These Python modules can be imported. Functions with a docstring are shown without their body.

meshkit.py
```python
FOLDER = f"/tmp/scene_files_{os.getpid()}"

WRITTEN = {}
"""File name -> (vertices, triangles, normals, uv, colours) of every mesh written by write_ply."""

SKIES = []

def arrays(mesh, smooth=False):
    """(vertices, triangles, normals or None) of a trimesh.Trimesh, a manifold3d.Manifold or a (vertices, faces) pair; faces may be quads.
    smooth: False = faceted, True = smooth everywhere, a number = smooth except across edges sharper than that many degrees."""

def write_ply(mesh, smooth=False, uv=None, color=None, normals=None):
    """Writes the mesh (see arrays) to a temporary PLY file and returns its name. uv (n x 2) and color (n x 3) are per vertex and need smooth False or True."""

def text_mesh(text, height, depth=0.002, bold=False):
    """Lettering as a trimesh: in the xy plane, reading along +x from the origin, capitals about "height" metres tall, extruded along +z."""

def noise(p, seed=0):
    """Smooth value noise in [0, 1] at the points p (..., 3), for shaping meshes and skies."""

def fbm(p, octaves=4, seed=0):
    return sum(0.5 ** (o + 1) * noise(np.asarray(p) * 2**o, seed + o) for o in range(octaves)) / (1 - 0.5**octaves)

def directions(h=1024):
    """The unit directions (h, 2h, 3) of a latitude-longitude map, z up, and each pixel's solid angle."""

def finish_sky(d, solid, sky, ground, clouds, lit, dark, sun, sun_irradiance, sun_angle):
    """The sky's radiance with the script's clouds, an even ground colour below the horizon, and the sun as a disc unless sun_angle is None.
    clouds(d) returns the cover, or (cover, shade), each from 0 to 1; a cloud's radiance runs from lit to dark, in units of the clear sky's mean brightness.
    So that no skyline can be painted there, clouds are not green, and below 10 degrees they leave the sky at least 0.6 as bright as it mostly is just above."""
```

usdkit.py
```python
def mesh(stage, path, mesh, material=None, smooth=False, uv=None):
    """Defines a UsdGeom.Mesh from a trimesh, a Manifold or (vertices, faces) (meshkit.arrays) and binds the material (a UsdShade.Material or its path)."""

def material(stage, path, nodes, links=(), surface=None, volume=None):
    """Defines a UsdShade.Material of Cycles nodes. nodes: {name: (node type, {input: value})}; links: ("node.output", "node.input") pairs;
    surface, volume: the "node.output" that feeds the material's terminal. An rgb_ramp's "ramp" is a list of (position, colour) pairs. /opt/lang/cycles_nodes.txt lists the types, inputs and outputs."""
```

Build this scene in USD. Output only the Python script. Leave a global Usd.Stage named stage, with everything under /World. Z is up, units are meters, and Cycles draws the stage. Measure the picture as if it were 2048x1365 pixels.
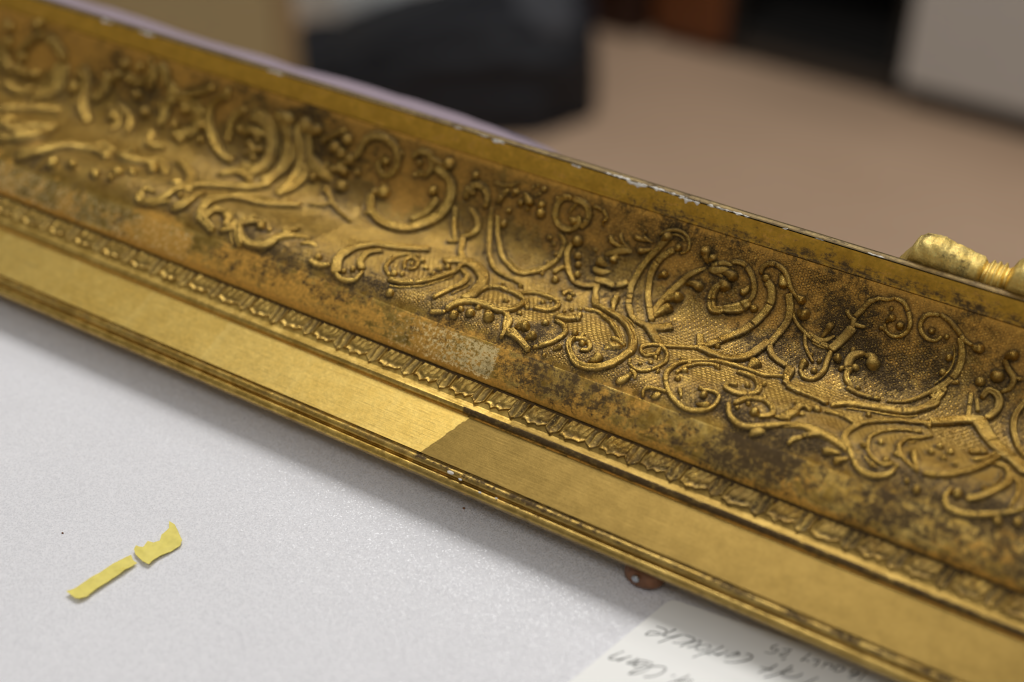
import math, numpy as np, trimesh, usdkit, meshkit
from pxr import Usd, UsdGeom, UsdLux, UsdShade, Gf, Sdf, Vt
stage = Usd.Stage.CreateInMemory()
UsdGeom.SetStageUpAxis(stage, UsdGeom.Tokens.z); UsdGeom.SetStageMetersPerUnit(stage, 1.0)
world = UsdGeom.Xform.Define(stage, '/World'); stage.SetDefaultPrim(world.GetPrim())

# ---------------------------------------------------------------- camera, light, exposure
HC = 0.33132
PSI, PITCH = math.radians(121.2), math.radians(37.9)
cam = UsdGeom.Camera.Define(stage, '/World/camera')
hd = np.array([math.cos(PSI), math.sin(PSI), 0]); right = np.array([hd[1], -hd[0], 0])
fwd = hd * math.cos(PITCH) + np.array([0, 0, -math.sin(PITCH)]); up = np.cross(right, fwd)
cam.AddTransformOp().Set(Gf.Matrix4d(*right, 0, *up, 0, *(-fwd), 0, 0, 0, HC, 1))
cam.CreateHorizontalApertureAttr(36.0); cam.CreateVerticalApertureAttr(23.98)
cam.CreateFocalLengthAttr(36.0 * 2850 / 2048)
cam.CreateFStopAttr(3.7); cam.CreateFocusDistanceAttr(0.466)
cam.CreateClippingRangeAttr(Gf.Vec2f(0.02, 50)); cam.CreateExposureAttr(0.40)

def rect_light(name, pos, target, w, h, power, color):
    l = UsdLux.RectLight.Define(stage, '/World/' + name)
    p, t = np.array(pos, float), np.array(target, float)
    z = (p - t) / np.linalg.norm(p - t); x = np.cross([0, 1, 0.01], z); x /= np.linalg.norm(x); y = np.cross(z, x)
    l.AddTransformOp().Set(Gf.Matrix4d(*x, 0, *y, 0, *z, 0, *p, 1))
    l.CreateWidthAttr(w); l.CreateHeightAttr(h); l.CreateIntensityAttr(power); l.CreateColorAttr(Gf.Vec3f(*color))
    return l
TGT = (-0.2, 0.33, 0.04)
rect_light('ceiling_lamp', (-0.62, 1.36, 1.9), TGT, 0.8, 0.8, 9.3, (1.0, 0.985, 0.955))
rect_light('ceiling_lamp_far', (0.3, 2.6, 2.0), (0.1, 2.2, 0), 1.2, 0.6, 3.6, (1.0, 0.98, 0.95))
rect_light('ceiling_panel', (-0.2, 0.2, 2.3), (-0.2, 0.201, 0), 3.2, 3.2, 0.17, (1.0, 0.985, 0.96))
rect_light('ceiling_lamp_near', (0.35, -0.75, 1.9), TGT, 0.9, 0.5, 3.9, (1.0, 0.975, 0.94))
dome = UsdLux.DomeLight.Define(stage, '/World/room_light')
dome.CreateIntensityAttr(0.042); dome.CreateColorAttr(Gf.Vec3f(1.0, 0.97, 0.93))

# ---------------------------------------------------------------- data of the carved frame (mm along the frame, mm around the moulding)
ORN = """b2.8 -165.4,126.8 -167.2,124.1 -168.6,120.9 -170.7,117.2 -172.7,111.9 -173.0,106.4 -171.5,100.8 -169.0,95.9 -165.9,92.0 -161.9,90.0 -158.5,89.6
b2.8 -163.0,122.5 -166.2,119.0 -167.9,114.4 -167.6,109.3 -165.6,103.8 -162.4,98.6 -159.7,94.2
o3.7 -167.9,123.2 -167.1,125.4 -164.9,127.7
r1.5 -169.7,126.2 -166.6,128.7 -162.7,129.7 -159.6,128.6 -158.0,126.4 -158.1,123.8 -160.2,122.2
d3.6 -161.6,123.9
o2.1 -171.7,123.1 -175.3,122.7 -178.7,122.9
d1.7 -174.8,125.6
o2.8 -170.5,120.8 -173.3,119.1 -175.9,118.3
o1.6 -170.6,122.6 -173.1,123.2 -175.4,123.8
t2.8 -160.5,93.8 -160.9,101.2 -159.5,107.3 -155.8,114.7 -152.5,118.4 -149.9,120.4
o4.1 -160.4,103.2 -158.0,106.0 -153.8,108.1
o3.9 -160.0,95.6 -158.1,100.3 -155.1,102.8
o3.5 -155.4,112.1 -152.6,113.5 -148.3,112.9
o2.9 -165.3,111.1 -164.5,112.8 -162.2,114.3
o3.7 -149.8,121.5 -151.5,124.9 -152.2,127.8
o2.6 -149.9,121.9 -148.7,124.0 -147.7,125.3
t2.8 -149.4,120.1 -145.9,120.5 -142.3,122.3
t1.7 -148.8,121.3 -144.9,123.5 -141.0,123.8
o4.0 -144.4,120.1 -141.4,120.6 -138.3,119.4
t1.5 -148.6,120.5 -145.6,119.7 -143.0,118.8
r2.5 -141.8,125.1 -137.9,125.5 -134.4,123.3 -132.1,119.7 -131.4,116.0 -132.5,112.9
r4.6 -132.1,113.5 -135.1,110.2 -139.3,108.4
r3.8 -139.3,108.4 -142.4,107.1 -144.5,110.7 -144.3,114.4 -142.4,116.8
o5.3 -144.3,114.4 -142.2,116.4 -140.6,114.3
o3.0 -133.9,119.5 -134.2,117.0 -136.1,115.6
d3.5 -129.6,112.1
d3.6 -128.9,123.3
r2.3 -130.9,124.2 -130.8,126.8 -127.7,128.7 -124.0,127.7 -121.4,124.8 -119.3,122.0 -117.0,120.2
b3.1 -128.0,121.9 -126.1,120.7 -124.9,117.2 -125.2,113.6 -127.1,108.1 -130.1,102.5 -134.2,96.9 -137.9,90.1
o3.4 -125.1,126.2 -123.5,124.6 -121.9,121.4
o3.4 -118.0,120.7 -115.6,120.0 -113.4,119.7
o4.7 -115.8,116.7 -113.8,115.7 -110.8,115.1
b3.0 -119.8,120.2 -117.9,116.4 -117.4,111.3 -118.7,105.6 -119.5,101.0
b3.7 -159.0,89.8 -154.5,85.3 -150.8,81.3
b4.4 -156.7,89.8 -154.5,92.0 -152.3,93.9
b2.9 -139.2,89.1 -141.8,94.7
b2.2 -150.4,80.5 -148.3,81.8 -142.8,85.3 -138.8,88.1
b3.4 -138.9,88.0 -132.5,86.8 -127.2,87.9 -123.8,92.1 -121.8,97.7 -120.2,102.1
b2.6 -119.6,101.2 -116.3,97.0 -111.1,94.7
r1.6 -149.2,81.6 -152.3,78.8 -153.9,75.6 -152.6,72.0 -150.2,70.6 -147.9,73.2
r1.3 -171.9,85.0 -169.1,84.0 -164.9,79.5 -160.3,73.0
o2.8 -174.0,91.9 -175.0,97.0 -175.5,100.2
r1.8 -117.1,115.7 -114.6,112.5 -110.6,109.9 -106.5,108.1 -102.5,107.5 -100.2,107.0
o2.6 -105.0,109.6 -103.8,112.3 -103.0,116.0
b3.5 -100.2,107.2 -98.2,111.8 -96.3,116.1
r2.4 -96.3,116.1 -96.6,119.5 -95.2,122.9 -93.6,126.0 -91.0,128.4
r1.7 -91.0,128.4 -88.3,128.9 -86.2,130.1
r1.8 -99.6,121.2 -98.8,120.0 -97.1,119.1
r1.9 -97.3,117.9 -94.8,117.7 -92.6,118.0
t1.7 -110.0,110.5 -106.1,109.2 -101.5,108.3
t1.5 -107.6,107.7 -104.0,107.1 -100.7,107.4
t1.8 -106.8,108.9 -103.3,109.7 -100.9,112.4
r1.7 -110.6,109.9 -108.8,105.8 -105.9,102.3 -103.9,100.4
d2.2 -105.7,102.9
r2.4 -100.1,106.7 -100.0,103.3 -99.5,97.8 -100.6,93.3 -103.4,91.9 -106.0,94.8
o3.2 -106.0,94.8 -106.3,98.0 -104.8,99.7
d3.1 -102.1,97.0
d2.4 -102.2,101.8
o3.8 -98.9,104.8 -97.2,104.7 -95.6,105.1
r1.9 -86.5,129.8 -83.2,129.4 -80.3,126.2 -79.3,122.7 -80.2,119.5 -82.9,118.0 -85.7,118.9 -86.9,120.8
o2.6 -86.9,120.8 -86.0,122.6 -84.1,124.3
d3.6 -82.1,121.8
d2.1 -86.4,126.2
r1.9 -71.6,128.9 -74.8,128.0 -76.1,125.1 -75.3,122.4 -72.9,120.7 -70.2,120.8 -68.8,122.7
d2.9 -72.1,123.4
d2.4 -67.2,123.0
r2.1 -71.0,129.3 -67.7,128.3 -64.5,126.0 -61.6,123.7 -59.1,123.1
o3.4 -59.8,122.9 -57.0,122.6 -55.3,123.8
r2.8 -63.3,124.0 -61.5,120.9 -60.6,117.0 -61.0,112.7 -62.7,108.2 -65.5,104.0
r3.7 -91.9,101.5 -93.3,104.0 -92.8,107.4 -90.2,109.3
o4.6 -90.1,109.1 -87.1,108.9 -85.0,104.9
r2.5 -92.6,102.2 -91.5,98.2 -88.4,95.0
d2.5 -86.9,96.2
d3.3 -90.8,103.8
d5.0 -48.7,116.1
r2.4 -48.3,121.7 -46.3,119.2 -44.1,117.1 -44.1,113.8 -46.1,111.8
o3.6 -48.5,121.3 -47.3,123.5 -44.6,124.5
d4.0 -53.0,112.9
d3.2 -64.5,116.9
d3.1 -64.8,111.8
r2.1 -89.9,94.5 -85.5,93.6
r3.1 -65.2,102.9 -62.9,101.1 -66.4,96.4 -70.9,92.1 -76.2,90.0 -81.1,87.9 -86.7,85.4 -90.1,81.3
r2.9 -62.4,107.2 -63.8,101.2 -66.4,96.4
r1.9 -62.0,110.7 -64.4,106.4 -68.2,101.3 -72.2,97.0 -76.6,94.8
r2.4 -78.9,94.4 -83.8,93.5 -87.9,93.6
b2.6 -107.8,85.8 -104.0,83.5 -100.0,82.7 -95.8,82.5 -92.1,81.3
r3.0 -109.8,95.2 -108.8,91.1 -107.6,86.9
r2.7 -98.1,68.3 -98.3,72.4 -96.6,74.6 -94.9,73.2
d2.3 -95.8,69.3
d3.5 -93.3,75.7
o2.0 -97.1,64.3 -99.5,64.2 -101.9,64.1
t3.1 -77.1,60.1 -80.4,61.7 -85.5,62.9 -89.7,63.6 -94.6,63.1 -99.0,60.4
r2.2 -87.3,62.5 -89.8,61.1 -91.5,59.5
r1.9 -91.8,58.9 -93.8,57.5 -94.4,55.5
o2.3 -78.6,58.4 -82.2,57.7 -84.6,56.6
o2.4 -76.0,57.7 -78.1,56.4 -80.3,54.5
r2.0 -90.6,76.2 -86.7,77.2 -82.8,76.2 -80.4,74.9
b2.2 -79.9,74.6 -77.0,80.1 -70.9,85.9 -64.3,89.7 -60.9,91.5
b3.8 -61.4,91.8 -56.4,95.6 -51.7,98.8 -47.9,100.2
b2.4 -79.5,75.7 -80.8,69.1 -80.4,64.1 -77.6,61.5
r2.1 -78.8,62.5 -75.6,58.4 -73.0,55.9 -69.7,55.2 -66.2,55.8 -63.5,58.3 -62.9,62.1
r1.7 -62.4,84.7 -67.7,81.7 -72.1,77.0 -74.2,71.2 -73.4,65.1 -71.2,61.6 -68.4,60.2 -65.7,60.1 -64.1,62.3
d3.5 -66.4,61.9
d3.1 -70.6,69.6
d2.4 -69.6,58.5
r2.0 -58.9,84.5 -61.7,80.8 -64.6,77.7 -65.6,72.2 -63.6,66.8 -60.0,63.8 -56.8,62.1
o2.6 -56.7,62.8 -59.3,66.2 -61.1,71.5
d3.1 -55.3,79.9
d3.1 -51.8,78.4
d2.9 -56.5,74.7
d2.8 -52.5,73.6
r2.8 -55.0,62.3 -51.1,63.6 -46.8,67.2 -43.3,73.6 -40.2,81.6 -38.4,88.1
b2.7 -46.8,83.0 -42.8,86.2
r2.0 -44.7,79.1 -41.9,82.7 -40.0,88.5
r3.1 -47.4,101.4 -45.5,105.0 -45.5,108.6 -47.4,111.0 -50.0,110.8 -50.8,108.1
b1.8 -54.4,108.5 -53.3,104.3 -52.0,99.2
b1.6 -52.2,107.1 -50.4,103.1
b5.6 -48.3,98.9 -44.7,94.8 -40.7,91.2 -37.5,88.9 -33.1,85.7 -29.8,82.5
r2.6 -38.4,111.5 -39.6,106.7 -38.7,101.4 -36.2,96.0 -32.5,91.0
r2.9 -38.6,81.2 -35.6,80.7 -33.4,76.1 -33.7,69.7 -35.9,64.5 -38.4,60.9 -41.2,59.0
d3.9 -44.2,59.4
r2.1 -46.4,60.3 -46.8,56.9 -45.2,54.4 -41.5,53.9 -37.3,55.0 -32.8,57.1 -28.6,60.0 -25.7,63.1
r1.8 -33.0,79.0 -30.3,73.6 -29.1,66.5 -29.5,60.6
d3.5 -54.9,56.0
d2.1 -58.5,57.4
d2.7 -78.9,83.5
d2.2 -48.6,72.6
d3.4 -31.3,55.4
d3.4 -26.0,57.4
d2.6 -137.1,76.2
r3.4 -180.7,91.8 -172.9,89.9 -166.5,87.2 -160.1,80.5 -155.9,71.5 -155.8,65.0 -158.0,59.4 -162.3,56.4 -167.4,56.0 -171.5,58.6 -174.1,62.0 -174.3,65.6
r2.2 -174.3,65.1 -171.5,67.0 -168.4,65.5 -167.3,62.5 -169.4,61.4
d3.2 -170.6,64.3
r2.6 -174.8,86.9 -170.0,84.2 -164.8,79.0 -160.9,74.0
t3.9 -159.3,71.9 -161.6,68.9 -163.3,65.9
r2.3 -164.6,74.1 -161.9,73.8 -159.0,72.2
o3.6 -164.9,57.3 -162.9,59.5 -162.2,62.5
d2.3 -185.0,83.6
d2.3 -183.1,86.0
d2.0 -186.3,80.9
r2.0 -181.5,86.7 -178.2,88.1 -175.0,87.4
b3.7 -185.9,75.4 -182.3,76.6 -180.3,79.2
d3.4 -186.7,68.2
r2.4 -185.0,72.3 -181.1,70.8 -178.3,66.5 -178.8,61.5 -181.3,58.2 -184.0,55.8
r2.1 -200.0,66.6 -198.0,61.1 -195.7,57.9 -191.7,57.0
b2.5 -194.4,59.1 -190.1,57.1 -185.0,54.6
o3.8 -194.5,60.6 -192.1,62.2 -189.0,62.6
o3.2 -188.4,57.1 -187.0,59.4 -185.2,60.6
d3.2 -175.6,68.6
o2.0 -177.9,57.1 -176.6,58.7 -175.4,60.4
d2.0 -179.3,54.8
r1.9 -150.9,72.1 -153.1,72.8 -154.3,76.0 -153.4,78.5 -149.9,80.3 -146.2,77.9 -143.8,71.8 -144.0,66.6 -146.1,62.7 -149.2,61.6 -152.4,63.0 -153.3,65.3
r2.3 -150.5,71.3 -148.4,73.7 -148.9,78.2
d2.1 -147.0,67.4
d1.9 -149.4,64.9
r1.6 -150.9,60.8 -148.9,60.0 -147.9,58.2
r2.9 -152.5,55.1 -151.0,56.3 -150.2,59.0
r2.2 -107.3,89.7 -111.7,87.3 -114.9,85.1 -119.9,84.9 -125.0,84.7 -130.7,83.5 -135.7,79.4 -139.6,74.1 -140.4,68.3 -139.2,62.4 -136.1,58.4 -132.1,55.5 -127.6,54.5 -123.6,55.6 -120.6,58.6 -121.0,62.9 -123.8,64.1 -126.6,63.1
d3.5 -125.4,61.2
r1.9 -137.7,67.0 -136.8,73.6 -133.0,79.2 -128.6,81.1
d3.1 -136.1,69.8
d2.8 -135.8,64.2
o1.9 -131.1,57.0 -132.1,59.0 -133.6,60.9
r1.7 -142.6,53.5 -143.4,55.6 -141.1,57.2 -136.5,57.6
r2.6 -122.4,81.5 -117.5,81.4 -113.4,77.5 -112.5,71.6 -115.1,68.0 -118.8,67.5 -121.2,68.3 -121.3,71.5 -118.9,72.4
d2.8 -116.3,74.8
r2.3 -117.1,61.6 -114.7,57.7 -111.4,55.8 -107.6,56.1 -101.8,59.2 -94.7,63.6
r2.6 -115.5,62.5 -112.6,67.0 -108.6,69.1 -104.7,66.8 -103.6,63.2 -106.4,60.8
d4.1 -108.5,61.9
d2.5 -111.7,64.4
d2.1 -113.9,61.2
t2.4 -106.8,53.4 -104.9,55.5 -102.2,56.9
r3.8 -109.0,94.1 -108.2,87.4
o4.9 -121.2,86.8 -120.0,90.2 -119.1,92.4
b2.8 -105.9,83.4 -101.3,82.5
r2.2 -183.7,97.5 -180.7,91.8
o3.2 -173.1,92.0 -174.9,96.0 -175.2,98.8
t2.1 -138.0,57.0 -139.0,55.0 -140.8,54.5
o2.6 -126.4,57.3 -123.1,57.5 -121.9,59.3
r1.9 -102.2,63.2 -98.9,64.5 -97.9,67.9
t3.6 -97.8,71.6 -99.4,65.8 -102.0,63.8
r2.6 -234.8,116.5 -233.4,111.2 -230.4,104.1 -225.2,96.1 -220.5,91.8 -215.6,90.1 -210.6,89.3 -207.1,87.6
r2.5 -231.5,114.5 -229.0,108.5 -223.4,100.7 -218.0,96.8 -212.7,94.7 -208.1,97.3 -205.2,100.9 -203.2,105.8 -202.7,110.2 -203.6,113.8 -205.9,115.4
d4.1 -228.1,112.3
d3.1 -227.9,117.5
r2.5 -249.3,112.7 -247.0,106.6 -242.4,99.3
r3.0 -243.2,114.0 -239.2,111.3 -237.3,107.2 -239.2,103.7 -241.6,101.9
r3.4 -246.1,117.0 -246.0,120.1 -242.7,123.2 -238.9,121.9 -237.3,118.6 -237.8,116.1
d3.4 -243.9,119.9
d4.1 -244.5,126.4
b2.8 -240.7,102.1 -237.2,95.3 -233.3,90.5
b4.0 -237.0,87.4 -232.9,89.1 -227.5,88.7 -220.7,83.1 -217.9,77.7 -216.5,69.4 -216.8,65.3
b2.0 -245.0,98.3 -241.7,99.9
r1.6 -236.1,126.0 -231.6,126.0 -226.8,128.6
r2.9 -232.9,119.4 -231.9,122.1 -230.3,124.9
o2.6 -228.9,122.5 -227.3,124.3 -226.0,126.3
o3.5 -224.2,126.4 -221.6,124.1 -219.3,121.6
d3.5 -224.2,121.7
d2.8 -221.0,120.4
d1.8 -220.6,128.5
d1.8 -219.1,129.5
d1.7 -219.1,126.2
d1.7 -217.5,127.1
d3.1 -216.2,129.3
d5.0 -215.3,120.4
d3.9 -215.9,123.5
r2.8 -204.7,129.1 -208.0,128.5 -209.6,125.3 -209.6,121.7 -207.9,119.0 -204.5,117.8 -201.3,118.7 -199.6,121.5 -201.0,123.5
o3.3 -204.9,122.4 -202.2,121.6 -200.0,120.9
r1.6 -204.7,123.6 -203.5,126.2 -202.1,128.5
r3.0 -204.2,129.1 -200.2,129.0 -197.4,126.7 -196.9,123.2 -198.5,120.0
r1.8 -196.2,128.6 -192.2,128.2 -189.6,125.8
o1.7 -190.1,122.5 -191.1,124.0 -189.7,126.2
d5.3 -198.4,114.9
r2.8 -200.0,113.5 -200.7,110.4 -198.9,106.3 -195.9,102.4 -192.5,99.1
d3.8 -196.3,109.8
d3.5 -194.7,106.8
d3.8 -193.1,102.8
d2.6 -209.2,113.0
d2.0 -206.7,111.3
d2.4 -204.6,108.0
d2.4 -205.7,103.8
b2.7 -191.8,99.1 -188.3,99.1 -184.9,100.9
b3.2 -185.8,103.0 -182.4,103.7 -178.5,103.6 -175.1,106.4
b2.7 -184.4,101.2 -182.8,97.3 -180.2,92.8
o4.5 -184.3,109.9 -187.0,110.5 -189.5,111.2
o3.4 -181.3,114.7 -182.8,113.4 -182.8,110.9
t2.8 -189.7,107.6 -185.5,107.0 -182.3,108.6
t2.7 -177.5,117.7 -182.3,116.2 -187.6,113.2
d2.0 -190.8,114.0
d2.4 -182.4,119.4
o1.8 -178.1,118.0 -181.5,119.7 -183.9,122.6
o2.2 -179.7,118.4 -184.5,118.3 -187.6,120.5
d4.1 -199.1,97.3
r2.4 -201.2,100.1 -200.5,102.6 -198.9,104.1
r2.3 -192.7,91.3 -191.9,93.9 -189.1,92.8
d3.4 -189.7,90.2
r2.7 -215.3,69.2 -216.0,76.6 -213.4,80.7 -208.7,81.1 -204.2,80.2 -199.9,77.8 -197.1,73.9
r2.6 -204.1,82.5 -201.5,85.7 -197.1,86.6 -192.3,85.9 -189.7,82.2 -190.8,77.1 -195.2,75.5
d2.5 -195.3,81.8
d1.8 -193.5,83.9
d2.8 -205.3,73.8
d2.1 -213.3,84.6
r2.6 -219.1,59.9 -215.7,63.7 -210.4,66.0 -203.8,66.4 -199.9,71.1 -199.9,77.8
b4.5 -264.7,56.9 -267.4,61.5 -268.2,66.4 -268.0,72.6 -264.9,80.0 -257.8,83.6 -251.8,87.1 -248.3,89.6
b3.1 -257.1,61.8 -260.1,64.7 -262.0,71.3 -260.2,76.9
r2.3 -264.8,57.2 -263.3,55.2 -259.3,54.7 -256.1,56.5 -256.0,60.3
d2.7 -262.3,58.1
d3.1 -259.8,60.1
t3.9 -301.8,54.6 -296.4,57.3 -294.3,62.3 -290.4,65.8 -284.3,68.9
t2.8 -285.6,62.2 -283.0,64.8 -279.2,65.0
r2.2 -246.9,63.2 -251.0,67.5 -253.3,75.8 -251.5,81.0 -247.3,82.9
r2.9 -245.5,61.3 -239.7,62.3 -234.8,66.5 -232.2,73.8 -231.1,81.6 -232.1,87.4
r2.2 -245.4,71.2 -248.8,75.8 -248.9,80.1 -245.1,78.6 -242.7,73.7 -243.9,70.9
d2.4 -245.9,75.7
d3.9 -245.8,64.7
d2.7 -243.2,66.2
d3.3 -244.3,80.7
d3.1 -235.6,74.2
d3.1 -236.1,78.8
d3.6 -234.5,82.0
d2.6 -240.2,76.5
b4.5 -237.7,85.5 -234.0,90.0 -228.5,90.1 -222.5,86.6 -218.6,79.1 -215.9,67.2
r2.7 -230.2,84.0 -225.6,80.6 -223.7,73.8 -224.5,65.7 -226.2,60.7
d4.2 -241.4,56.3
r2.1 -223.9,54.9 -219.2,56.9
d4.1 -215.6,56.9
d4.4 -210.9,59.6
o4.0 -207.7,63.5 -205.1,61.8 -202.9,59.1
d3.0 -214.8,60.1
d2.8 -210.0,63.5
r3.2 -219.0,57.9 -217.8,61.1 -213.9,64.9 -207.9,65.7 -203.2,65.6 -199.9,69.6 -200.1,79.0
r2.6 -201.4,66.0 -197.2,62.7 -196.1,58.0 -196.0,55.5
r2.9 -195.6,58.5 -190.5,57.1 -185.9,55.1
d3.0 -185.8,54.9
o3.4 -193.3,60.3 -191.5,62.4 -189.5,63.4
d2.5 -196.8,68.4
r5.0 -261.5,124.3 -257.3,123.2 -253.7,120.2 -252.5,114.8 -253.8,108.3 -257.3,102.7 -261.9,97.4 -268.6,95.6 -275.7,97.2 -281.8,101.6 -284.2,106.7
d7.2 -280.3,109.3
d3.9 -283.7,108.2
d5.0 -260.2,115.9
r3.8 -257.9,113.2 -259.7,107.0 -263.4,101.9
d3.8 -268.8,124.4
r3.1 -272.3,125.2 -270.3,128.1 -265.7,128.7 -263.5,124.9 -265.1,120.9 -269.1,120.7
r3.0 -264.2,127.4 -261.8,126.8 -259.4,126.3
o4.7 -260.8,126.8 -257.5,126.8 -254.6,129.3
r3.8 -304.1,113.3 -299.0,116.6 -296.1,120.4 -294.7,125.5 -291.3,128.7 -286.0,129.6 -280.7,127.5 -278.4,123.6 -278.5,118.9 -281.5,115.6 -285.3,117.0 -286.4,120.2
d4.7 -283.2,120.8
d3.9 -294.3,126.8
d4.7 -284.9,129.2
d6.5 -303.7,118.3
d5.6 -300.0,111.8
d4.0 -294.1,113.2
d6.7 -298.2,105.9
d4.0 -305.1,111.6
r3.6 -340.2,122.7 -336.0,116.6 -333.9,110.9 -333.3,102.4 -336.6,96.9
r4.3 -325.9,123.6 -324.2,116.2 -324.7,108.4 -326.4,100.9 -327.3,92.5
r3.5 -320.4,122.0 -316.9,114.0 -315.3,105.9 -315.8,98.1 -318.6,91.5
d6.3 -318.0,123.8
d5.7 -332.1,125.5
d5.1 -311.6,105.6
d4.6 -317.3,108.1
r2.6 -304.4,103.8 -294.3,95.6 -282.9,90.2
r2.3 -304.1,92.0 -298.8,94.2 -297.5,98.1
d4.0 -308.5,112.1
r4.8 -362.3,126.5 -368.4,122.0 -368.6,114.9 -364.0,108.4 -355.6,102.3 -349.2,100.7
r3.8 -352.8,123.3 -357.2,117.9 -355.9,108.5
r3.7 -346.9,124.0 -339.2,121.3 -335.4,115.2 -334.9,106.9 -337.0,99.5 -343.7,99.2
d4.8 -344.3,115.6
d6.1 -342.9,108.5
d4.1 -352.7,114.8
d4.1 -362.6,127.9
d5.9 -400.2,109.0
r4.4 -394.0,116.2 -389.4,108.1
r3.8 -381.0,115.9 -372.5,117.8
r4.7 -372.5,110.7 -375.7,104.1
d4.3 -368.1,105.2
d4.2 -386.6,118.9
r3.1 -392.7,120.9 -384.6,118.5 -375.1,120.2
d6.1 -440.8,108.9
r3.6 -435.7,113.6 -428.7,99.5
r4.0 -453.9,115.5 -453.9,109.9
r5.1 -456.8,98.5 -453.7,105.7 -452.5,112.4 -453.1,117.3
d5.2 -464.2,109.1
r4.9 -434.7,60.4 -428.0,67.5 -426.6,82.5
o4.9 -442.8,79.3 -445.1,75.1 -444.9,69.5
r4.0 -421.0,57.3 -412.8,62.3 -409.2,73.0
d4.8 -403.6,58.7
d4.1 -396.5,61.3
d4.4 -382.8,60.7
d5.0 -375.3,64.9
d4.1 -371.2,68.1
d6.2 -371.2,79.2
r3.7 -354.8,55.9 -348.4,60.3 -349.5,74.0
r2.4 -355.6,56.9 -358.9,61.5 -354.0,62.2
d3.5 -344.1,65.1
r4.0 -319.9,55.1 -327.4,58.6 -331.2,64.7 -330.7,73.4 -325.3,81.9 -313.9,85.1
d3.9 -326.2,64.7
d3.5 -319.4,63.6
d4.1 -315.0,59.1
r2.9 -310.3,58.8 -312.8,64.2 -310.3,68.7
d4.5 -400.6,81.2
d4.1 -392.5,75.8
d5.5 -472.1,108.6
r4.9 -477.3,107.0 -484.9,112.8 -483.5,121.0
d6.0 -486.8,126.3
r4.1 -477.3,114.7 -472.4,122.1 -466.2,127.3
d3.7 -466.8,132.4
r4.5 -425.5,111.6 -423.7,116.7 -419.3,121.5
d4.3 -412.1,119.7
d5.4 -407.6,114.9
r4.6 -404.7,128.8 -401.4,126.0 -402.5,119.2
d4.2 -404.0,130.4
r2.6 -418.8,106.8 -409.7,102.1 -408.3,95.1
b4.2 -327.3,57.6 -331.0,63.0 -333.0,70.4 -328.8,78.1 -317.1,81.1 -306.3,88.8
r2.6 -327.6,57.5 -320.3,54.9
d3.5 -327.0,65.3
d4.1 -319.5,62.8
d2.9 -326.2,60.5
r3.2 -310.4,59.9 -306.2,56.3 -301.2,55.3 -295.1,57.1 -294.4,62.3 -293.1,71.8
d3.2 -310.1,65.3
d4.3 -304.4,64.1
d2.7 -300.4,64.2
r2.6 -358.7,59.6 -356.4,56.1 -350.9,56.6 -344.8,60.0
r3.0 -349.8,59.5 -348.0,64.7 -349.7,73.7
d2.8 -342.4,65.8
d3.3 -339.5,59.6
d3.5 -382.1,59.7
d4.1 -375.1,64.2
d3.5 -372.9,69.7
d4.8 -367.8,75.6
t4.6 -357.0,73.6 -354.5,74.1 -351.3,73.1
r2.7 -341.0,63.5 -339.6,68.2 -339.0,73.2
d5.5 -484.8,125.9
d5.4 -468.8,130.8
d6.6 -484.7,119.2
r5.0 -462.3,126.8 -455.8,124.0 -450.3,119.8
r7.2 -450.2,117.0 -449.2,109.7 -451.0,103.7 -456.0,99.2
r5.9 -439.9,119.1 -435.7,113.4 -431.5,103.0 -422.6,96.1
d6.8 -441.1,109.6
d4.7 -441.3,115.4
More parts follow.
